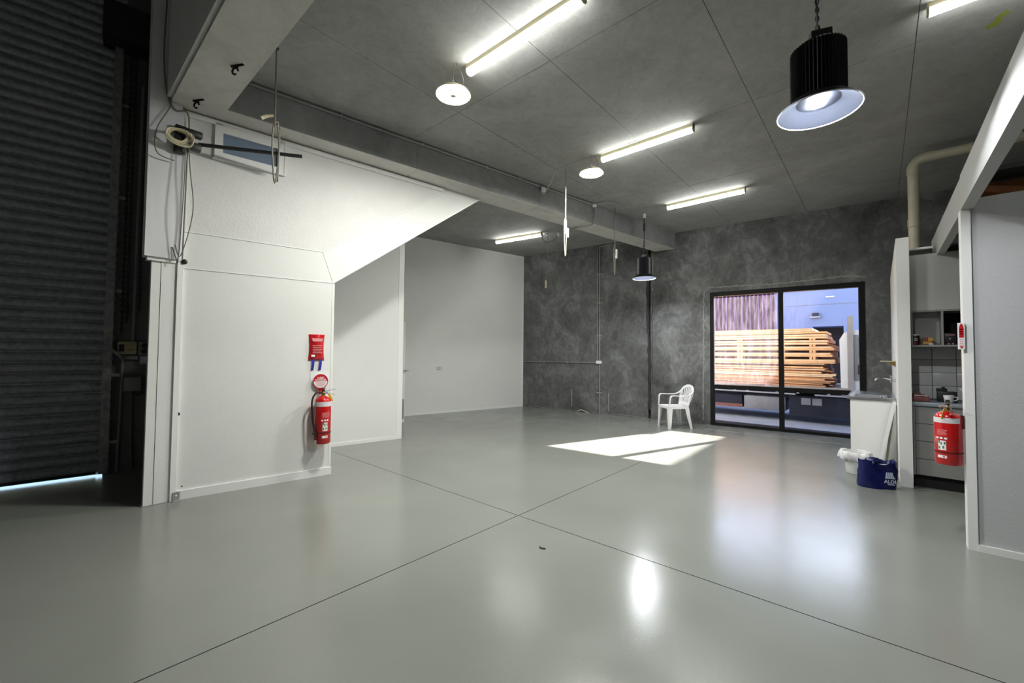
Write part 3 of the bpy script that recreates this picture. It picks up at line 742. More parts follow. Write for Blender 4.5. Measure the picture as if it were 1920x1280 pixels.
# black hooks under the cross beam
for (x, y, lab) in ((1.02, 3.95, 'small black hook under the cross beam nearest the camera'), (.93, 4.78, 'small black hook under the cross beam near the column')):
    h = tag(B().tube([(0, -.06, 0), (0, .06, 0)], .010, 6).tube([(0, 0, 0), (0, 0, -.02)]+arc((0, .02, -.045), .028, PI, -PI*.6, 10, (0, 1, 0), (0, 0, 1)), .008, 6).build('beam_hook', 'black_metal'), lab, 'hook', 'black hooks under the cross beam')
    h.location = (x, y, ZB-.004); h.rotation_euler = (0, 0, .5)

# ================================================================== COLUMN CABLES, GATE ARM
t = thing('barrier_arm', 'black bracket with long dark bar sticking out from the white column', 'bracket', (.845, 5.02, 3.33))
B().bbox(-.05, .04, -.07, .0, -.02, .24, .012).build('back_plate', 'black_plastic', t)
B().bbox(-.01, .16, -.10, -.03, .16, .225, .014).build('upper_arm', 'black_plastic', t)
B().bbox(.0, .15, -.11, -.03, .03, .10, .012).build('lower_arm', 'black_plastic', t)
B().tube([(.13, -.08, .10), (.92, -.52, .135)], .019, 8).build('bar', 'dark_metal', t)
t = thing('coiled_cable', 'coil of cream cable hung over the black bracket on the column', 'cable', (.82, 4.93, 3.45))
for k in range(6):
    r = .055+.007*k; pts = [(math.cos(a)*r*1.25+.01*math.sin(3*a+k), -.015-.006*k+.012*math.sin(2*a+k), math.sin(a)*r*.85+.006*math.cos(2*a+k)-.01*k*.5) for a in [2*PI*i/28 for i in range(28)]]
    B().tube(pts, .0065, 6, closed=True).build('cable_turn', 'cord_cream', t)
for k, (dx, zb, zt) in enumerate(((.05, -1.15, .0), (.07, -1.12, .02))):
    B().tube(smooth_path([(dx, 0, zt), (dx+.02*k, -.02, -.3), (dx+.06*k-.01, -.03, -.7), (dx-.02, .03, zb), (dx-.06, .06, zb+.1)], 7), .0045, 6).build('cable_tail', 'cord_grey', t)
tag(B().tube(smooth_path([(.77, 5.0, 3.80), (.75, 4.98, 3.7), (.66, 4.96, 3.45), (.67, 4.96, 3.25), (.80, 4.98, 3.22)], 7), .005, 6).build('loose_cable', 'cord_grey'), 'thin grey cable looping down beside the coil on the column', 'cable')
tag(B().tube(smooth_path([(.71, 4.985, 6.0), (.712, 4.985, 5.0), (.70, 4.985, 4.2), (.735, 5.0, 3.85), (.80, 5.01, 3.72), (.90, 5.0, 3.70), (.90, 5.0, 3.2), (.89, 5.0, 2.3)], 8), .007, 6).build('loose_cable', 'cord_grey'), 'cable running down the corner of the white column', 'cable')
t = thing('cable_anchor', 'small black cable anchor at the corner of the stair wall', 'anchor', tuple(one(.02, 2.285, 0)))
B().tube([(0, 0, 0), en*.035], .012, 10).build('stem', 'black_plastic', t); B().tube([en*.03, en*.036, en*.055, en*.06], [.016, .024, .024, .016], 12).build('head', 'black_plastic', t)
B().tube([en*.04-eu*.09, en*.04-eu*.02], .003, 6).build('wire', 'galvanised', t)

# ================================================================== ROLLER DOOR CONTROLS
def rbox(x, z, w, h, d, m, nm, par, base, e=.008):
    o = B().bbox(-w/2, w/2, -d, 0, -h/2, h/2, e).build(nm, m, par); o.location = onroll(x, z, 0)-base; o.rotation_euler = (0, 0, ra); return o
p = onroll(.70, 1.455); t = thing('door_controller', 'cream control box with small display beside the roller door', 'control box', tuple(p))
rbox(.70, 1.455, .17, .155, .07, 'cream_plastic', 'box', t, p, .018)
rbox(.652, 1.455, .045, .085, .073, 'dark_metal', 'display', t, p, .003); rbox(.712, 1.478, .085, .010, .073, 'brass', 'print_line', t, p, .001); rbox(.722, 1.43, .07, .018, .073, 'brass', 'print_line', t, p, .001)
p = onroll(.735, 1.345); o = rbox(.735, 1.345, .125, .055, .03, 'grey_plastic', 'label_plate', None, Vector((0, 0, 0))); tag(o, 'small grey plate under the cream control box', 'plate')
p = onroll(.85, 1.45); t = thing('power_outlet', 'grey industrial power outlet with black round sockets in the dark bay', 'outlet', tuple(p))
rbox(.85, 1.45, .12, .16, .05, 'grey_plastic', 'box', t, p)
for dz in (.035, -.035):
    c = onroll(.852, 1.45+dz, .05)-p; B().tube([c, c+rn*.02], .033, 14).build('socket', 'black_plastic', t)
p = onroll(.85, 1.31); o = rbox(.85, 1.31, .08, .10, .04, 'grey_plastic', 'switch_box', None, Vector((0, 0, 0))); tag(o, 'pale grey switch box below the industrial outlet', 'switch box')
p = onroll(.755, 1.03); t = thing('junction_cabinet', 'square grey metal box low on the dark wall', 'electrical box', tuple(p))
rbox(.755, 1.03, .155, .165, .08, 'grey_plastic', 'box', t, p, .005); rbox(.755, 1.03, .145, .155, .084, 'grey_plastic', 'cover', t, p, .003)
B().tube(smooth_path([onroll(.76, .95, .04)-p, onroll(.765, .8, .03)-p, onroll(.77, .4, .02)-p, onroll(.785, .02, .02)-p], 5), .008, 6).build('cable', 'black_plastic', t)
B().tube(smooth_path([onroll(.77, .95, .05)-p, onroll(.81, .90, .06)-p, onroll(.86, .93, .05)-p], 5), .006, 6).build('cable', 'black_plastic', t)
t = thing('wall_conduit', 'grey conduit running down the dark wall beside the roller door', 'conduit', tuple(onroll(.66, 0, .02))); p = Vector(t.location)
B().tube([onroll(.665, 1.33, .03)-p, onroll(.66, .9, .02)-p, onroll(.645, .02, .02)-p], .012, 8).build('pipe', 'conduit_grey', t); B().tube([onroll(.745, 1.53, .03)-p, onroll(.755, 4.6, .03)-p], .014, 8).build('pipe', 'conduit_grey', t)
for k, (x, z0, off, lab) in enumerate(((.645, 1.62, .06, 'dark hoist chain hanging closest to the door guide'), (.685, 1.75, .08, 'dark hoist chain hanging in the middle of three'), (.79, 1.9, .05, 'dark hoist chain hanging nearest the white column'))):
    b = B(); q = onroll(x, z0, off); chain(b, (0, 0, 0), (0, 0, 5.0-z0), .034, .005)
    o = b.build('hoist_chain', 'dark_metal'); o.location = q; tag(o, lab, 'chain', 'hoist chains of the roller door')

# ================================================================== EXTINGUISHERS
def extinguisher(loc, rotz, R, Hb, label, hose=True, disc=False, front=-PI/2):
    # local: -y towards the room, origin at body bottom centre
    t = thing('fire_extinguisher', label, 'fire extinguisher', loc, rotz, 'red fire extinguishers')
    B().lathe([(0, 0), (R*.9, 0), (R, .012), (R, Hb-.06), (R*.93, Hb-.03), (R*.72, Hb-.008), (R*.35, Hb+.006), (.02, Hb+.012)], n=32).build('body', 'red_paint', t, 50)
    def patch(a0, a1, z0, z1, m, nm, off=.0008, n=8):
        return B().lathe([(R+off, z0), (R+off, z1)], n=n, a0=front+a0, a1=front+a1).build(nm, m, t)
    patch(-1.45, 1.45, Hb*.80, Hb*.90, 'silver_band', 'label_band', n=20)
    for k in range(5): patch(-.35+.05*(k % 2), .45-.06*(k % 3), Hb*(.66-.022*k), Hb*(.668-.022*k), 'pink_print', 'print_line', n=6)
    for k in range(3): patch(-.42+.32*k, -.20+.32*k, Hb*.49, Hb*.525, 'white_print', 'print_square', n=3)
    patch(-.25, .36, Hb*.28, Hb*.46, 'white_print', 'label_panel', n=6)
    for k, (a, zz) in enumerate(((-.2, .30), (.1, .31), (-.05, .38), (.2, .39), (-.21, .41))): patch(a, a+.12, Hb*zz, Hb*(zz+.05), 'green_print', 'print_mark', .0014, 3)
    patch(-.30, .40, Hb*.13, Hb*.18, 'white_print', 'label_panel', n=6); patch(.12, .28, Hb*.145, Hb*.165, 'red_print', 'print_mark', .0014, 3)
    st_ = B().lathe([(R+.003, Hb*.23), (R+.004, Hb*.245)], n=32).build('strap', 'black_plastic', t)
    B().lathe([(.022, Hb+.008), (.022, Hb+.035), (.014, Hb+.04), (.014, Hb+.06), (0, Hb+.06)], n=14).build('valve', 'brass', t)
    B().tube([(0, -.0, Hb+.045), (.03, -.045, Hb+.045)], .012, 8).build('gauge_stub', 'steel', t)
    B().ribbon([(-.02, 0, Hb+.058), (.05, 0, Hb+.066), (.13, 0, Hb+.082)], [Vector((0, .010, 0))]*3, .004).build('upper_lever', 'steel', t)
    B().ribbon([(-.01, 0, Hb+.035), (.06, 0, Hb+.034), (.125, 0, Hb+.015)], [Vector((0, .010, 0))]*3, .004).build('lower_lever', 'steel', t)
    B().bbox(-.012, .014, -.012, .012, Hb+.05, Hb+.095, .003).build('trigger_housing', 'black_plastic', t)
    B().ribbon([(.055, -.02, Hb+.03), (.075, -.035, Hb-.02), (.085, -.04, Hb-.05)], [Vector((.012, -.006, 0))]*3, .002).build('tag', 'yellow_tag', t)
    if hose:
        pts = smooth_path([(-.015, 0, Hb+.045), (-.07, -.01, Hb+.05), (-R-.03, -.015, Hb-.03), (-R-.028, -.02, Hb*.6), (-R-.01, -.03, Hb*.35), (-R-.005, -.045, Hb*.22), (-R+.002, -.055, Hb*.10)], 7)
        B().tube(pts, .0105, 8).build('hose', 'black_plastic', t); B().tube([pts[-1], pts[-1]-Vector((0, 0, .05))], [.013, .008], 8).build('nozzle', 'steel', t)
        B().bbox(-R-.03, -R+.01, -.06, -.035, Hb*.22, Hb*.25, .003).build('hose_clip', 'black_plastic', t)
    B().box(-.02, .02, R-.01, R+.02, Hb*.70, Hb*.95).build('wall_hook', 'dark_metal', t)
    return t
s_c = 1.30
q = one(s_c, .395, .112); x1 = extinguisher(tuple(q), ea, .088, .525, 'red fire extinguisher with black hose hanging on the white stair wall')
# square white plate with red disc sign above it
q = one(s_c-.01, 1.103, .0); t = thing('location_sign', 'round red and white powder sign on a white plate above the extinguisher', 'sign', tuple(q))
def wl_(s, z, off): return eu*s+UZ*z+en*off
B().prism([(-.103, -.098), (.103, -.098), (.103, .098), (-.103, .098)], wl_(0, 0, .001), eu, UZ, en*.003).build('plate', 'white_plastic', t, 0)
def disc(r, off, th, m, nm, a0=0, a1=2*PI, par=None):
    k = 36; pl = [(r*math.cos(a0+(a1-a0)*i/k), r*math.sin(a0+(a1-a0)*i/k)) for i in range(k+(0 if a1-a0 > 6.2 else 1))]
    return B().prism(pl, wl_(.0, -.012, off), eu, UZ, en*th).build(nm, m, par or t, 0)
dc = disc(.083, .03, .006, 'white_print', 'disc'); disc(.083, .0362, .001, 'red_print', 'red_field', 0, PI, dc)
B().prism([(.083*math.cos(a), .083*math.sin(a)) for a in [PI+PI*i/24 for i in range(25)]]+[(.075*math.cos(a), .075*math.sin(a)) for a in [2*PI-PI*i/24 for i in range(25)]], wl_(0, -.012, .0362), eu, UZ, en*.001).build('red_rim', 'red_print', dc, 0)
text_mesh('A:B(E)', .030, 'lettering', 'white_print', dc, wl_(0, .026, .0376), eu, UZ, bold=.0006)
text_mesh('POWDER', .030, 'lettering', 'white_print', dc, wl_(0, .001, .0376), eu, UZ, bold=.0006)
for k, w_ in enumerate((.055, .050, .045, .022)):
    B().prism([(-w_, -.002), (w_, -.002), (w_, .002), (-w_, .002)], wl_(0, -.030-.013*k, .0364), eu, UZ, en*.0006).build('print_line', 'red_print', dc, 0)
B().prism([(-.02, -.16), (.02, -.16), (.02, -.09), (-.02, -.09)], wl_(0, 0, .03), eu, UZ, en*.004).build('stem', 'red_paint', t, 0)
# fire blanket pouch with blue straps
q = one(s_c-.055, 1.48, .0); t = thing('fire_blanket', 'shiny red fire blanket pouch with blue pull straps on the white wall', 'fire blanket', tuple(q))
rg = []
for k in range(11):
    f_ = k/10; z = .150-.300*f_; w = .078+.010*abs(2*f_-1)**2; d = .034*math.sin(PI*min(1, max(.04, f_)))**.5+.004
    rg.append([wl_(-w, z, .004), wl_(-w*.6, z, .004+d*.8), wl_(0, z, .006+d), wl_(w*.6, z, .004+d*.8), wl_(w, z, .004), wl_(0, z, .002)])
B().loft(rg).build('pouch', 'red_film', t, 70)
for k in range(5): B().prism([(-.05, -.003), (.05-.012*(k % 2), -.003), (.05-.012*(k % 2), .003), (-.05, .003)], wl_(0, .02-.02*k, .046), eu, UZ, en*.001).build('print_line', 'pink_print', t, 0)
B().prism([(-.062, -.012), (-.025, -.012), (-.025, .012), (-.062, .012)], wl_(0, -.095, .040), eu, UZ, en*.001).build('print_square', 'white_print', t, 0)
B().prism([(-.05, -.016), (.05, -.016), (.06, .02), (-.06, .02)], wl_(0, .085, .041), eu, UZ, en*.001).build('print_square', 'pink_print', t, 0)
for sx in (-.035, .045): B().ribbon(smooth_path([wl_(sx, -.14, .02), wl_(sx-.002, -.20, .022), wl_(sx-.008, -.262, .008)], 4), [eu*.013]*9, .003).build('strap', 'blue_strap', t)
# right extinguisher, hung on the partition end post
x2 = extinguisher((4.69, -.392, .606), PI, .078, .40, 'red fire extinguisher hanging on the end post in front of the kitchenette', hose=False, front=-.6)
t = thing('location_sign', 'narrow red and white fire sign on the edge of the partition post', 'sign', (4.60, -.466, 1.592))
B().box(-.0, .03, -.017, .017, -.10, .10).build('plate', 'white_plastic', t, 0)
B().prism([(.012*math.cos(a), .05+.042*math.sin(a)) for a in [PI*i/12 for i in range(13)]]+[(-.012, -.012), (.012, -.012)], (-.0006, 0, 0), (0, 1, 0), (0, 0, 1), (-.001, 0, 0)).build('red_field', 'red_print', t, 0)
for k in range(3): B().box(-.0016, -.0002, -.010, .010, .012+.018*k, .018+.018*k).build('print_line', 'pink_print', t, 0)
for k in range(4): B().box(-.0016, -.0002, -.009, .009, -.03-.014*k, -.025-.014*k).build('print_line', 'pink_print', t, 0)
B().prism([(-.012, -.078), (.012, -.078), (0, -.096)], (-.0006, 0, 0), (0, 1, 0), (0, 0, 1), (-.001, 0, 0)).build('red_mark', 'red_print', t, 0)
# socket on the far wall
q = t0-tu*2.55+Vector((0, 0, 1.077)); t = thing('wall_outlet', 'small cream double power outlet on the far white wall', 'outlet', tuple(q))
B().obox(tn*.0-tu*.06-UZ*.036, tu*.12, tn*.012, (0, 0, .072)).build('plate', 'cream_plastic', t, 0)
for s in (-.028, .028): B().obox(tu*(s-.012)-UZ*.012+tn*.012, tu*.024, tn*.003, (0, 0, .024)).build('socket', 'white_plastic', t, 0)

# ================================================================== PLASTIC CHAIR
t = thing('plastic_chair', 'white moulded plastic armchair with slatted fan back beside the window', 'chair', (8.483, 3.11, 0), math.radians(138.6))
# seat: dished rounded slab with turned down rim
sb = B(); N1 = 10
def seat_pt(i, j, dz=0):
    u_ = i/N1*2-1; v_ = j/N1*2-1
    w = .215-.03*(1-(u_+1)/2)
    x = .015+.215*u_; y = w*v_
    cr = max(0, abs(u_)+abs(v_)-1.55); x *= 1-.10*cr; y *= 1-.12*cr
    z = .435-.022*(1-v_*v_)*(1-u_*u_*.6)+.012*(u_ > .9)*(-1)
    return (x, y, z+dz)
vs = [seat_pt(i, j) for i in range(N1+1) for j in range(N1+1)]+[seat_pt(i, j, -.012) for i in range(N1+1) for j in range(N1+1)]
K = (N1+1)**2; fs = []
for i in range(N1):
    for j in range(N1):
        a = i*(N1+1)+j; fs += [(a, a+N1+1, a+N1+2, a+1), (K+a, K+a+1, K+a+N1+2, K+a+N1+1)]
rim = [i*(N1+1) for i in range(N1+1)]+[N1*(N1+1)+j for j in range(1, N1+1)]+[i*(N1+1)+N1 for i in range(N1-1, -1, -1)]+[j for j in range(N1-1, 0, -1)]
for a, b_ in zip(rim, rim[1:]+rim[:1]): fs.append((a, b_, K+b_, K+a))
sb.add(vs, fs); se = sb.build('seat', 'chair_plastic', t, 60)
ap = B()
ring = [(.225, -.19), (.225, .19), (.19, .215), (-.19, .185), (-.205, .17), (-.205, -.17), (-.19, -.185), (.19, -.215)]
ap.loft([[(x, y, .432) for x, y in ring], [(x*1.02, y*1.02, .385) for x, y in ring], [(x*.97, y*.97, .385) for x, y in ring], [(x*.95, y*.95, .425) for x, y in ring]], caps=False)
ap.build('apron', 'chair_plastic', se, 40)
def leg(x0, y0, x1, y1, w0, w1):
    sx = 1 if x0 > 0 else -1; sy = 1 if y0 > 0 else -1; rg = []
    for f_, z in ((0, .43), (.15, .37), (.5, .2), (1, 0)):
        x = x0+(x1-x0)*f_; y = y0+(y1-y0)*f_; w = w0+(w1-w0)*f_; th = .010
        # L shaped section
        rg.append([(x, y, z), (x-sx*w, y, z), (x-sx*w, y-sy*th, z), (x-sx*th, y-sy*th, z), (x-sx*th, y-sy*w, z), (x, y-sy*w, z)])
    return B().loft(rg).build('leg', 'chair_plastic', t, 30)
leg(.228, .215, .235, .235, .085, .045); leg(.228, -.215, .235, -.235, .085, .045)
leg(-.20, .19, -.26, .225, .085, .042); leg(-.20, -.19, -.26, -.225, .085, .042)
# back: arched frame and fanned slats on a leaning curved surface
def bk_pt(y, z):   # back surface
    h = (z-.43)/.40
    return Vector((-.195-.10*h-.03*(1-(y/.24)**2)*h, y, z))
bb = B(); path = []
for k in range(25):
    a = PI*k/24; yy = .215*math.cos(a); zz = .64+.185*math.sin(a)**.8 if 0 < a < PI else .64
    path.append((yy, zz))
path = [(.165, .44), (.175, .52), (.198, .59)]+path+[(-.198, .59), (-.175, .52), (-.165, .44)]
P3 = [bk_pt(y, z) for y, z in path]; sd = []
for i in range(len(path)):
    a = Vector(P3[max(i-1, 0)]); c = Vector(P3[min(i+1, len(P3)-1)]); tt = (c-a).normalized(); nn = Vector((1, 0, .22)).normalized()
    sd.append(tt.cross(nn).normalized()*.024)
bb.ribbon(P3, sd, .016)
bo_ = bb.build('backrest', 'chair_plastic', t, 50)
for k in range(-3, 4):
    y0 = k*.036; y1 = k*.058; zt = .815-.012*k*k*.85
    pts = [bk_pt(y0+(y1-y0)*f_, .455+(zt-.455)*f_) for f_ in (0, .25, .5, .75, 1)]
    B().ribbon(pts, [Vector((0, .006+.0028*f_, 0)) for f_ in (0, 1, 1.6, 2, 2)], .010).build('back_slat', 'chair_plastic', bo_, 50)
B().ribbon([bk_pt(y, .47) for y in (-.16, -.08, 0, .08, .16)], [Vector((-.01, 0, .035))]*5, .012).build('lower_rail', 'chair_plastic', bo_, 50)
for s in (-1, 1):
    pts = smooth_path([(-.285, s*.205, .735), (-.235, s*.228, .68), (-.15, s*.245, .645), (-.02, s*.25, .64), (.13, s*.245, .645), (.185, s*.238, .635), (.205, s*.230, .59), (.215, s*.222, .50), (.225, s*.212, .42)], 4)
    n = len(pts); sd = []
    for i in range(n):
        f_ = i/(n-1); sd.append(Vector((0, .026, 0)) if f_ < .55 else (Vector((0, .026, 0)).lerp(Vector((.01, .03, 0)), (f_-.55)/.45)))
    B().ribbon(pts, sd, .014).build('armrest', 'chair_plastic', t, 50)

# ================================================================== KITCHENETTE
KX = 6.46
t = thing('drawer_unit', 'grey four drawer kitchen base unit behind the hanging extinguisher', 'drawer unit', (KX, -.75, 0))
B().box(.02, .54, -.78, .48, .137, .895).build('carcass', 'cabinet_dark', t, 0)
B().box(.06, .54, -.78, .48, 0, .137).build('kickboard', 'cabinet_dark', t, 0)
B().box(0, .03, .462, .482, .137, .895).build('side_panel', 'cabinet_grey', t, 0)
zz = [.140, .318, .512, .702, .893]
for k in range(4):
    d = B().box(0, .02, -.46, .458, zz[k]+.003, zz[k+1]-.003).build('drawer', 'cabinet_grey', t, 0)
    zc_ = zz[k]+.10
    pts = [(-.028*math.sin(PI*i/10), -.08+.20*i/10-.06, zc_-.006*math.sin(PI*i/10)) for i in range(11)]
    B().tube(pts, .006, 6).build('handle', 'steel', d)
B().box(0, .02, -1.4, -.463, .14, .893).build('door', 'cabinet_grey', t, 0)
t = thing('kitchen_benchtop', 'grey laminate kitchen benchtop above the drawers', 'benchtop', (KX, -.75, .895))
B().bbox(-.03, .555, -.75, .487, 0, .045, .012).build('top', 'bench_laminate', t)
# tiled splashback: single tiles
tb = struct(B().box(7.0, 7.019, -1.9, -.264, .945, 1.56).build('trim_2', 'joint_grey', None, 0), 'square white tile splashback of the kitchenette')
T0 = None
for i in range(9):
    for j in range(4):
        y1 = -.268-.1985*i; z0 = .945+.155*j
        if T0 is None:
            T0 = B().bbox(0, .008, -.096, .096, .002, .152, .002).build('tile', 'tile_white', tb, 30); T0.location = (6.995, y1-.098, z0); 
        else: inst(T0, tb, (6.995, y1-.098, z0))
# wall cupboard with open front
t = thing('wall_cupboard', 'open fronted kitchen cupboard below the grey bulkhead', 'cupboard', (KX, -.262, 1.55))
B().box(0, .40, -1.5, -.004, 0, .018).build('bottom_shelf', 'cabinet_grey', t, 0); B().box(.0, .40, -1.5, -.004, .385, .40).build('top_panel', 'cabinet_grey', t, 0)
B().box(0, .40, -.02, -.002, .018, .385).build('side_panel', 'cabinet_grey', t, 0); B().box(.0, .40, -.262, -.246, .018, .385).build('divider', 'cabinet_grey', t, 0)
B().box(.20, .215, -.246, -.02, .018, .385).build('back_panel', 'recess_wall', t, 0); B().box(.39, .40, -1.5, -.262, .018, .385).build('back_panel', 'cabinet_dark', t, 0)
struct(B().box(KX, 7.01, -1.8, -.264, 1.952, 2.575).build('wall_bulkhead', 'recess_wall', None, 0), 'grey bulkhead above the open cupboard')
# things in the cupboard
t = thing('coffee_jar', 'dark coffee jar with white lid on the cupboard shelf', 'jar', (KX+.07, -.305, 1.568))
B().lathe([(0, 0), (.035, 0), (.036, .01), (.036, .105), (.034, .11)], n=20).build('jar', 'coffee_black', t); B().lathe([(.036, .108), (.037, .122), (0, .123)], n=20).build('lid', 'white_plastic', t)
B().lathe([(.0366, .01), (.0366, .04)], n=20).build('label', 'coffee_red', t)
for k in range(2): B().lathe([(.0368, .052+.016*k), (.0368, .060+.016*k)], n=8, a0=PI-.4, a1=PI+.5).build('print_line', 'white_print', t)
t = thing('snack_box', 'small brown and gold box beside the coffee jar', 'box', (KX+.06, -.405, 1.568))
B().bbox(-.03, .03, -.042, .042, 0, .085, .002).build('box', 'brown_box', t); B().box(-.0312, -.030, -.04, .0, .045, .083).build('print_panel', 'gold_box', t, 0); B().box(-.0312, -.030, -.03, .04, .012, .04).build('print_panel', 'gold_box', t, 0); B().box(-.0316, -.030, -.04, -.005, .005, .018).build('print_panel', 'white_print', t, 0)
t = thing('coffee_tin', 'tall black box with pale print in the right cupboard bay', 'box', (KX+.09, -.575, 1.568))
B().bbox(-.04, .04, -.045, .045, 0, .13, .003).build('box', 'black_plastic', t); B().box(-.042, -.04, -.035, .036, .105, .113).build('print_line', 'pink_print', t, 0)
text_mesh('Y', .03, 'emblem', 'white_print', t, (-.0405, 0, .065), (0, -1, 0), (0, 0, 1))
for k in (-.02, .012): B().box(-.042, -.04, k-.006, k+.006, .008, .02).build('print_mark', 'pink_print', t, 0)
t = thing('bowl', 'white bowl on a plate at the right of the cupboard shelf', 'bowl', (KX+.10, -.70, 1.568))
B().lathe([(0, .018), (.03, .018), (.05, .05), (.062, .09), (.058, .09), (.046, .05), (.02, .024), (0, .024)], n=24).build('bowl', 'porcelain', t); B().lathe([(0, .002), (.05, .002), (.075, .012), (.07, .015), (.045, .006), (0, .006)], n=24).build('plate', 'porcelain', t)
# things on the benchtop
t = thing('food_container', 'stack of pinkish plastic containers on the benchtop', 'container', (KX+.12, -.335, .940))
B().bbox(-.05, .05, -.072, .072, 0, .05, .008).build('box', 'pink_plastic', t); B().bbox(-.055, .055, -.076, .076, .05, .058, .003).build('lid', 'pink_plastic', t)
B().bbox(-.045, .045, -.045, .058, .058, .075, .004).build('upper_tray', 'brown_box', t); B().bbox(-.052, -.02, -.06, .05, .060, .072, .004).build('paper_pack', 'white_plastic', t); B().bbox(-.035, .035, -.01, .06, .075, .092, .004).build('top_tray', 'pink_plastic', t)
t = thing('mug', 'white tapered mug on the benchtop', 'mug', (KX+.06, -.555, .940))
B().lathe([(0, 0), (.028, 0), (.031, .004), (.042, .075), (.043, .085), (.040, .085), (.029, .008), (0, .008)], n=28).build('cup', 'porcelain', t)
B().tube([(0, -.036, .068), (0, -.066, .066), (0, -.070, .048), (0, -.052, .03), (0, -.034, .026)], .006, 8).build('handle', 'porcelain', t)
t = thing('coffee_press', 'black kitchen appliance standing behind the white mug', 'appliance', (KX+.25, -.56, .940))
B().bbox(-.05, .05, -.075, .08, 0, .115, .006).build('body', 'black_plastic', t); B().bbox(-.03, .04, .0, .085, .115, .150, .006).build('head', 'black_plastic', t); B().lathe([(.014, .15), (.014, .165), (0, .166)], (0, .03, 0), 10).build('knob', 'black_plastic', t)
t = thing('kettle', 'white jug kettle partly hidden by the partition post', 'kettle', (KX+.19, -.735, .940))
B().lathe([(0, 0), (.062, 0), (.064, .01), (.055, .12), (.045, .16), (.02, .17), (0, .172)], n=24).build('body', 'porcelain', t); B().tube(smooth_path([(0, -.05, .14), (0, -.10, .13), (0, -.105, .06), (0, -.06, .03)], 5), .009, 8).build('handle', 'porcelain', t); B().tube([(0, .045, .12), (0, .085, .155)], [.02, .01], 8).build('spout', 'porcelain', t)

# ================================================================== SINK BENCH, TAP, BOARD, BIN, BAG
t = thing('sink_bench', 'white laundry sink cabinet with stainless steel top by the window', 'sink', (7.25, 0, 0))
B().box(0, .018, -.15, .305, .0, .865).build('end_panel', 'white_trim', t, 0); B().box(.018, 1.3, .275, .29, .09, .865).build('front_door', 'white_trim', t, 0); B().box(.018, 1.3, -.15, .275, .03, .86).build('carcass', 'white_wall', t, 0)
tp = B().box(-.02, 1.34, .265, .335, .865, .90).box(-.02, 1.34, -.15, -.07, .865, .90).box(-.02, .10, -.07, .265, .865, .90).box(.62, 1.34, -.07, .265, .865, .90).build('steel_top', 'steel', t, 0)
B().box(.10, .62, -.07, .265, .866, .87).build('basin', 'steel', tp, 0)
B().tube([(-.018, .33, .902), (1.34, .33, .902)], .008, 8).tube([(-.018, -.15, .902), (-.018, .33, .902)], .008, 8).build('raised_edge', 'steel', tp)
B().lathe([(.022, 0), (.024, .012), (.012, .022), (0, .023)], (.05, -.02, .90), 14).build('plug_knob', 'chrome', tp)
t = thing('wall_tap', 'chrome wall tap with lever and spout over the sink', 'tap', (7.42, -.154, 1.13))
B().lathe([(.026, 0), (.026, .006), (.012, .01)], n=14).build('flange', 'chrome', t).rotation_euler = (-PI/2, 0, 0)
B().tube([(0, 0, 0), (0, .05, 0)], .013, 8).tube([(0, .04, -.03), (0, .04, .035)], .016, 10).build('body', 'chrome', t)
B().tube(smooth_path([(0, .05, .005), (0, .10, .02), (0, .17, .022), (0, .195, .008), (0, .198, -.012)], 5), .008, 8).build('spout', 'chrome', t)
B().tube([(0, .04, .035), (-.02, .05, .055), (-.05, .06, .06)], .006, 6).build('lever', 'chrome', t)
t = thing('small_shelf', 'thin pale shelf sticking out from the kitchenette wall above the tap', 'shelf', (7.30, -.154, 1.375))
B().box(-.10, .12, 0, .15, 0, .010).build('board', 'cream_plastic', t, 0); B().prism([(0, 0), (.08, 0), (0, -.07)], (.0, 0, 0), (0, 1, 0), (0, 0, 1), (.01, 0, 0)).build('bracket', 'brass', t, 0)
t = thing('leaning_board', 'white framed board leaning between sink cabinet and kitchenette wall', 'board', (7.02, .03, 0))
B().obox((0, -.012, 0), (.16, 0, 0), (0, .028, .006), (0, -.165, .872)).build('panel', 'white_trim', t, 0)
B().obox((-.012, -.016, 0), (.012, 0, 0), (0, .036, .006), (0, -.165, .872)).build('edge_strip', 'white_plastic', t, 0)
B().obox((.02, -.075, 0), (.14, 0, 0), (0, .02, .004), (0, -.085, .74)).build('rear_panel', 'olive_panel', t, 0)
t = thing('waste_bin', 'white waste bin with a crumpled plastic liner beside the sink', 'bin', (6.70, .235, 0))
B().lathe([(0, .002), (.095, .002), (.10, .01), (.128, .27), (.124, .27), (.096, .012), (0, .012)], n=28).build('body', 'bin_body', t)
ln = B(); rg = []; rnd = random.Random(3); ph = [rnd.uniform(0, 6) for _ in range(6)]
prof = [(.118, .20, 0), (.121, .255, .002), (.137, .272, .006), (.156, .262, .010), (.166, .225, .013), (.160, .185, .016), (.150, .168, .018)]
for r, z, w in prof:
    rg.append([((r+w*(math.sin(5*a+ph[0])+.7*math.sin(9*a+ph[1]+z*30)+.5*math.sin(17*a+ph[2]+z*50)))*math.cos(a), (r+w*(math.sin(5*a+ph[0])+.7*math.sin(9*a+ph[1]+z*30)+.5*math.sin(17*a+ph[2]+z*50)))*math.sin(a), z+w*.9*math.sin(4*a+ph[3])+w*.5*math.sin(11*a+ph[4])) for a in [2*PI*k/72 for k in range(72)]])
ln.loft(rg, caps=False); ln.build('liner', 'liner', t, 60)
BZ = 1.30
t = thing('shopping_bag', 'dark blue reusable shopping bag with white logo on the floor', 'bag', (6.165, .045, 0), math.radians(-64))
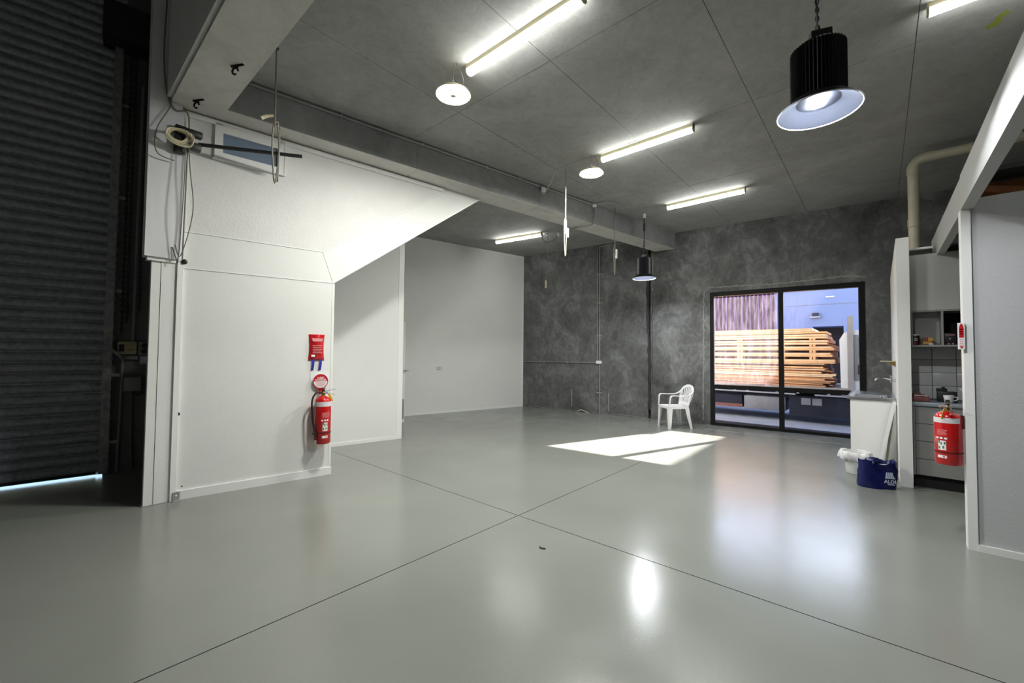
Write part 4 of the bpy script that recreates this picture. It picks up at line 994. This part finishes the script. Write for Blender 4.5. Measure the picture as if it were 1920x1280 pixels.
# local: x along the wide face, -y faces the camera side
rg = []; NB = 48
def bag_pt(a, f_):
    c_, s_ = math.cos(a), math.sin(a)
    k = 4.0 if f_ > .05 else 3.0
    rr = (abs(c_)**k+abs(s_)**k)**(-1/k)
    W = .165*(1.02-.02*f_); D = .085*(1.05-.28*f_)
    x = W*rr*c_; y = D*rr*s_
    wob = .006*math.sin(6*a+9*f_)+.004*math.sin(11*a-14*f_)+.005*math.sin(3*a+5*f_)
    x += wob*c_*(.4+f_*.6); y += wob*s_*1.3
    sag = .018*math.sin(2*a+1.0)*f_+.010*math.sin(5*a)*f_
    return (x+.012*f_, y, .285*f_+sag*f_)
for f_ in (0, .04, .12, .25, .4, .55, .7, .85, 1.0): rg.append([bag_pt(2*PI*k/NB, f_) for k in range(NB)])
for f_, sh in ((.985, .94), (.75, .90), (.5, .88)): rg.append([(p[0]*sh, p[1]*sh, p[2]) for p in [bag_pt(2*PI*k/NB, f_) for k in range(NB)]])
bg_ = B(); bg_.loft(rg); bg_.build('body', 'blue_bag', t, 60)
B().bbox(-.13, .13, -.05, .05, .20, .245, .01).build('contents', 'white_plastic', t)
for s in (-1, 1):
    pts = smooth_path([(-.07, s*.068, .235), (-.06, s*.066, .282), (-.02, s*.045, .300), (.03, s*.03, .297), (.06, s*.055, .28), (.07, s*.068, .235)], 5)
    B().ribbon(pts, [Vector((.0, .012, .012))]*len(pts), .003).build('strap', 'blue_bag', t)
# logo: slanted bars and letters on the face towards the camera, right half
yf = -.0905
for k in range(4): B().prism([(-.002+.014*k, .118), (.008+.014*k, .118), (.018+.014*k+.002*k, .185), (.008+.014*k+.002*k, .185)], (.040, yf, 0), (1, 0, 0), (0, 0, 1), (0, -.003, 0)).build('logo_bar', 'bag_print', t, 0)
for k in range(4): B().prism([(.056, .118+.0155*k), (.088-.007*k, .118+.0155*k), (.082-.007*k, .128+.0155*k), (.058, .128+.0155*k)], (.040, yf, 0), (1, 0, 0), (0, 0, 1), (0, -.003, 0)).build('logo_bar', 'bag_print', t, 0)
text_mesh('ALDI', .050, 'lettering', 'bag_print', t, (.080, yf-.002, .086), (1, 0, 0), (0, 0, 1), bold=.001)
B().box(.062, .122, yf-.003, yf, .052, .060).build('print_line', 'bag_print', t, 0)
# ---- drain pipe
t = thing('drain_pipe', 'cream plastic drain pipe with elbow above the kitchenette', 'pipe', (7.46, -.36, 2.6))
B().tube([(0, 0, 0), (0, 0, 1.22)], .056, 20).build('vertical_pipe', 'pipe_pvc', t)
B().tube([(0, 0, 1.20)]+[(0, -.13+.13*math.cos(a), 1.27+.13*math.sin(a)) for a in [PI/2*i/8 for i in range(9)]]+[(0, -.20, 1.40)], .064, 20).build('elbow', 'pipe_pvc', t)
B().tube([(0, -.19, 1.40), (0, -1.6, 1.40)], .056, 20).build('horizontal_pipe', 'pipe_pvc', t)
B().tube([(0, 0, .52), (0, 0, .62)], .063, 20).build('coupling', 'pipe_pvc', t)

# ================================================================== THE YARD OUTSIDE
struct(B().box(9.0, 60, -40, 40, -.25, -.03).build('ground', 'yard_concrete', None, 0), 'pale concrete yard outside the window')
struct(B().box(-30, 9.0, 6.9, 40, -.25, -.03).build('ground', 'yard_concrete', None, 0), 'concrete apron outside the roller door')
# neighbour building
t = thing('neighbour_building', 'pale blue-grey rendered building across the yard', 'building', (19, 0, 0))
nb = B().prism([(-14, 0), (-14, 9.1), (-2.6, 9.1), (-.49, 5.0), (3.04, 5.0), (3.04, 0), (1.85, 0), (1.85, 2.56), (.95, 2.56), (.95, 0)], (0, 0, 0), (0, 1, 0), (0, 0, 1), (6, 0, 0)).build('wall', 'house_wall', t, 0)
B().box(-.012, 0, -14, 3.04, 3.36, 3.372).build('wall_joint', 'joint_grey', t, 0)
B().box(1.0, 1.1, .95, 1.85, 0, 2.56).build('dark_doorway', 'opening_dark', t, 0)
B().bbox(-.14, 0, 1.66, 1.86, 2.93, 3.06, .02).build('wall_vent', 'dark_metal', t); B().bbox(-.16, 0, 1.60, 1.92, 2.88, 2.93, .01).build('vent_hood', 'galvanised', t)
B().box(-.05, 0, 1.20, 1.45, 3.61, 3.65).build('bulkhead_light', 'white_plastic', t, 0)
t = thing('clad_building', 'purple ribbed metal clad building at the left across the yard', 'building', (18.9, 3.04, 0))
rb = B(); pr = []; y = 0
while y < 9:
    pr += [(y, 0), (y+.10, 0), (y+.11, -.02), (y+.135, -.02)]; y += .145
vs = []
for (yy, d) in pr: vs += [(d, yy, 0), (d, yy, 4.9)]
rb.add(vs, [(2*i, 2*i+1, 2*i+3, 2*i+2) for i in range(len(pr)-1)]); rb.build('cladding', 'purple_cladding', t, 0)
B().box(.0, 6, .02, 9, 0, 4.88).build('block', 'house_wall', t, 0); B().box(-.08, .05, 0, 9, 4.86, 5.0).build('gutter', 'dark_metal', t, 0)
# truck
t = thing('flatbed_truck', 'white flatbed truck parked outside the window', 'truck', (11.25, 0, 0))
B().box(-.02, 2.1, .42, 7.5, .66, .775).build('deck', 'truck_grey', t, 0)
for (y0, y1) in ((3.1, 4.6), (1.62, 2.55), (.75, 1.42)): B().box(-.06, -.03, y0-.55, y1, .585, .615).build('side_rail', 'truck_rail', t, 0)
for y in (.80, 1.35, 1.75, 2.35, 2.62, 3.3): B().box(-.058, -.02, y, y+.05, .60, .68).build('rail_bracket', 'truck_rail', t, 0)
B().box(.25, 1.9, -1.0, 7.3, .42, .66).build('chassis', 'truck_dark', t, 0)
B().bbox(-.0, .55, 1.62, 2.46, .19, .50, .02).build('tool_box', 'truck_grey', t)
B().box(.05, .4, 2.52, 3.6, .20, .50).build('side_guard', 'truck_dark', t, 0); B().box(.03, .05, 2.5, 3.6, .20, .28).build('guard_strip', 'rust_panel', t, 0)
B().box(.02, .5, -.9, 1.55, .13, .56).build('fuel_tank', 'truck_dark', t, 0)
for y in (.95, 1.15): B().box(.005, .02, y, y+.17, .37, .52).build('tank_plate', 'truck_grey', t, 0)
for (yy, xx) in ((-.55, .06), (4.8, .06), (-.55, 1.75)):
    w = B().lathe([(.12, -.12), (.38, -.12), (.40, -.09), (.40, .09), (.38, .12), (.12, .12)], n=24).build('wheel', 'rubber', t); w.matrix_local = Matrix.Translation((xx+.12, yy, .37)) @ Matrix.Rotation(PI/2, 4, 'Y')
# cab: side profile extruded across x
cabp = [(.58, .66), (.60, 1.80), (.52, 1.95), (.36, 2.0), (-.55, 2.0), (-.78, 1.85), (-1.12, 1.25), (-1.25, 1.15), (-1.28, .55), (-.15, .55), (-.2, .9), (-.9, .9), (-.95, .6), (.1, .6)]
cabp = [(.64, .62), (.66, 1.80), (.58, 1.95), (.40, 2.0), (-.55, 2.0), (-.78, 1.85), (-1.12, 1.25), (-1.25, 1.15), (-1.28, .55), (-1.0, .55), (-.95, .78), (-.55, .88), (-.15, .78), (-.1, .62)]
cb_ = B().prism(cabp, (.05, -.02, 0), (0, 1, 0), (0, 0, 1), (1.95, 0, 0)).build('cab', 'truck_white', t, 0)
B().prism([(.36, 1.42), (.36, 1.86), (-.50, 1.86), (-.70, 1.72), (-.86, 1.42)], (.046, -.02, 0), (0, 1, 0), (0, 0, 1), (-.006, 0, 0)).build('side_window', 'cab_glass', cb_, 0)
B().box(.03, .045, .325, .40, .95, 1.9).build('door_seam', 'grey_plastic', cb_, 0)
B().bbox(.0, .05, .18, .34, 1.08, 1.28, .01).build('grab_recess', 'black_plastic', cb_)
B().tube([(.05, -.2, 1.5), (-.06, .30, 1.46)], .012, 6).build('mirror_arm', 'black_plastic', cb_)
B().box(-.03, .05, .405, .505, .70, 2.29).build('stake_post', 'truck_grey', t, 0)
# timber stack: each board its own thing
BX = 11.24
G_ = 'sawn boards stacked on the truck bed'
def board(z0, z1, y0, y1, x0, x1, m, label, tilt=0.0):
    o = B().box(0, x1-x0, y0-y1, 0, 0, z1-z0).build('timber_board', m, None, 0)
    o.location = (x0, y1, z0); o.rotation_euler = (tilt, 0, 0)
    return tag(o, label, 'board', G_)
rnd = random.Random(5)
ORD = ('first', 'second', 'third', 'fourth', 'fifth', 'sixth', 'seventh', 'eighth', 'ninth', 'tenth', 'eleventh', 'twelfth', 'thirteenth', 'fourteenth', 'fifteenth', 'sixteenth', 'seventeenth', 'eighteenth')
z = .777; k = 0
while z < 1.215:
    h = rnd.choice((.022, .03, .035, .04)); ye = .74+rnd.uniform(-.05, .22); m = rnd.choice(('timber', 'timber_pale', 'timber_brown'))
    board(z, z+h, ye, 6.2+rnd.uniform(-.3, .3), BX+rnd.uniform(-.01, .05), BX+.45, m, 'thin sawn board, %s up from the truck deck in the lower stack' % ORD[k])
    g = rnd.choice((.004, .010, .016)); board_y = []
    if g > .006:
        for jj, y in enumerate((.95, 2.6, 4.3)):
            o = B().box(0, .35, 0, .06, 0, g).build('spacer_block', 'timber_brown', None, 0); o.location = (BX+.06, y+rnd.uniform(-.2, .2), z+h)
            tag(o, 'thin batten on the %s low board of the stack, %s from the cab' % (ORD[k], ORD[jj]), 'block', 'thin battens in the lower timber stack')
    z += h+g; k += 1
lay = [(1.29, 1.375), (1.435, 1.52), (1.575, 1.66), (1.70, 1.745), (1.755, 1.80), (1.835, 1.88), (1.885, 1.93)]
for i, (z0, z1) in enumerate(lay):
    ye = (.72, .76, .73, .84, .80, .84, .86)[i]
    board(z0, z1-.038, ye, 6.2, BX, BX+.5, 'timber', 'orange sawn timber, lower piece of the %s spaced layer' % ORD[i])
    board(z1-.036, z1, ye+rnd.uniform(-.02, .06), 6.2, BX+.01, BX+.5, 'timber_pale', 'pale sawn timber, upper piece of the %s spaced layer' % ORD[i])
    board(z0, (lay[i+1][0]-.002 if i < 6 else z1), ye+.02, 6.2, BX+.55, BX+1.9, 'timber_brown', 'brown rear timber behind the %s spaced layer' % ORD[i])
for i, (z0, z1, ye) in enumerate(((1.945, 1.985, .85), (1.99, 2.02, 1.05), (2.025, 2.06, 1.10))):
    board(z0, z1, ye, 6.2, BX+.0, BX+1.2, ('timber', 'timber_pale', 'timber')[i], ('lowest of three long boards topping the timber stack', 'middle of three long boards topping the timber stack', 'topmost long board of the timber stack')[i])
for i in range(len(lay)-1):
    g0, g1 = lay[i][1], lay[i+1][0]
    if g1-g0 < .02: continue
    for j, y in enumerate((1.05, 1.62, 2.48, 3.25, 4.2)):
        o = B().box(0, .5, 0, .05, 0, g1-g0).box(0, .5, .065, .11, 0, g1-g0).build('spacer_block', 'timber', None, 0)
        o.location = (BX-.005, y, g0); tag(o, 'spacer block pair above the %s spaced layer, %s from the cab' % (ORD[i], ORD[j]), 'block', 'spacer blocks in the timber stack')
board(1.262, 1.286, .9, 3.2, BX+.02, BX+.3, 'timber_pale', 'loose pale board between the lower and upper stacks')
for i in range(4):
    board(.777+.127*i, .777+.127*i+.124, .80+.03*i, 6.0, BX+.52, BX+1.9, 'timber_brown', 'brown rear timber behind the lower boards, %s up from the deck' % ORD[i])
tag(B().tube(smooth_path([(2.497, 1.905, .004), (2.484, 1.89, .006), (2.485, 1.87, .006), (2.498, 1.853, .004)], 4), .004, 6).build('floor_scrap', 'black_plastic'), 'tiny dark curved scrap lying on the open floor', 'scrap')
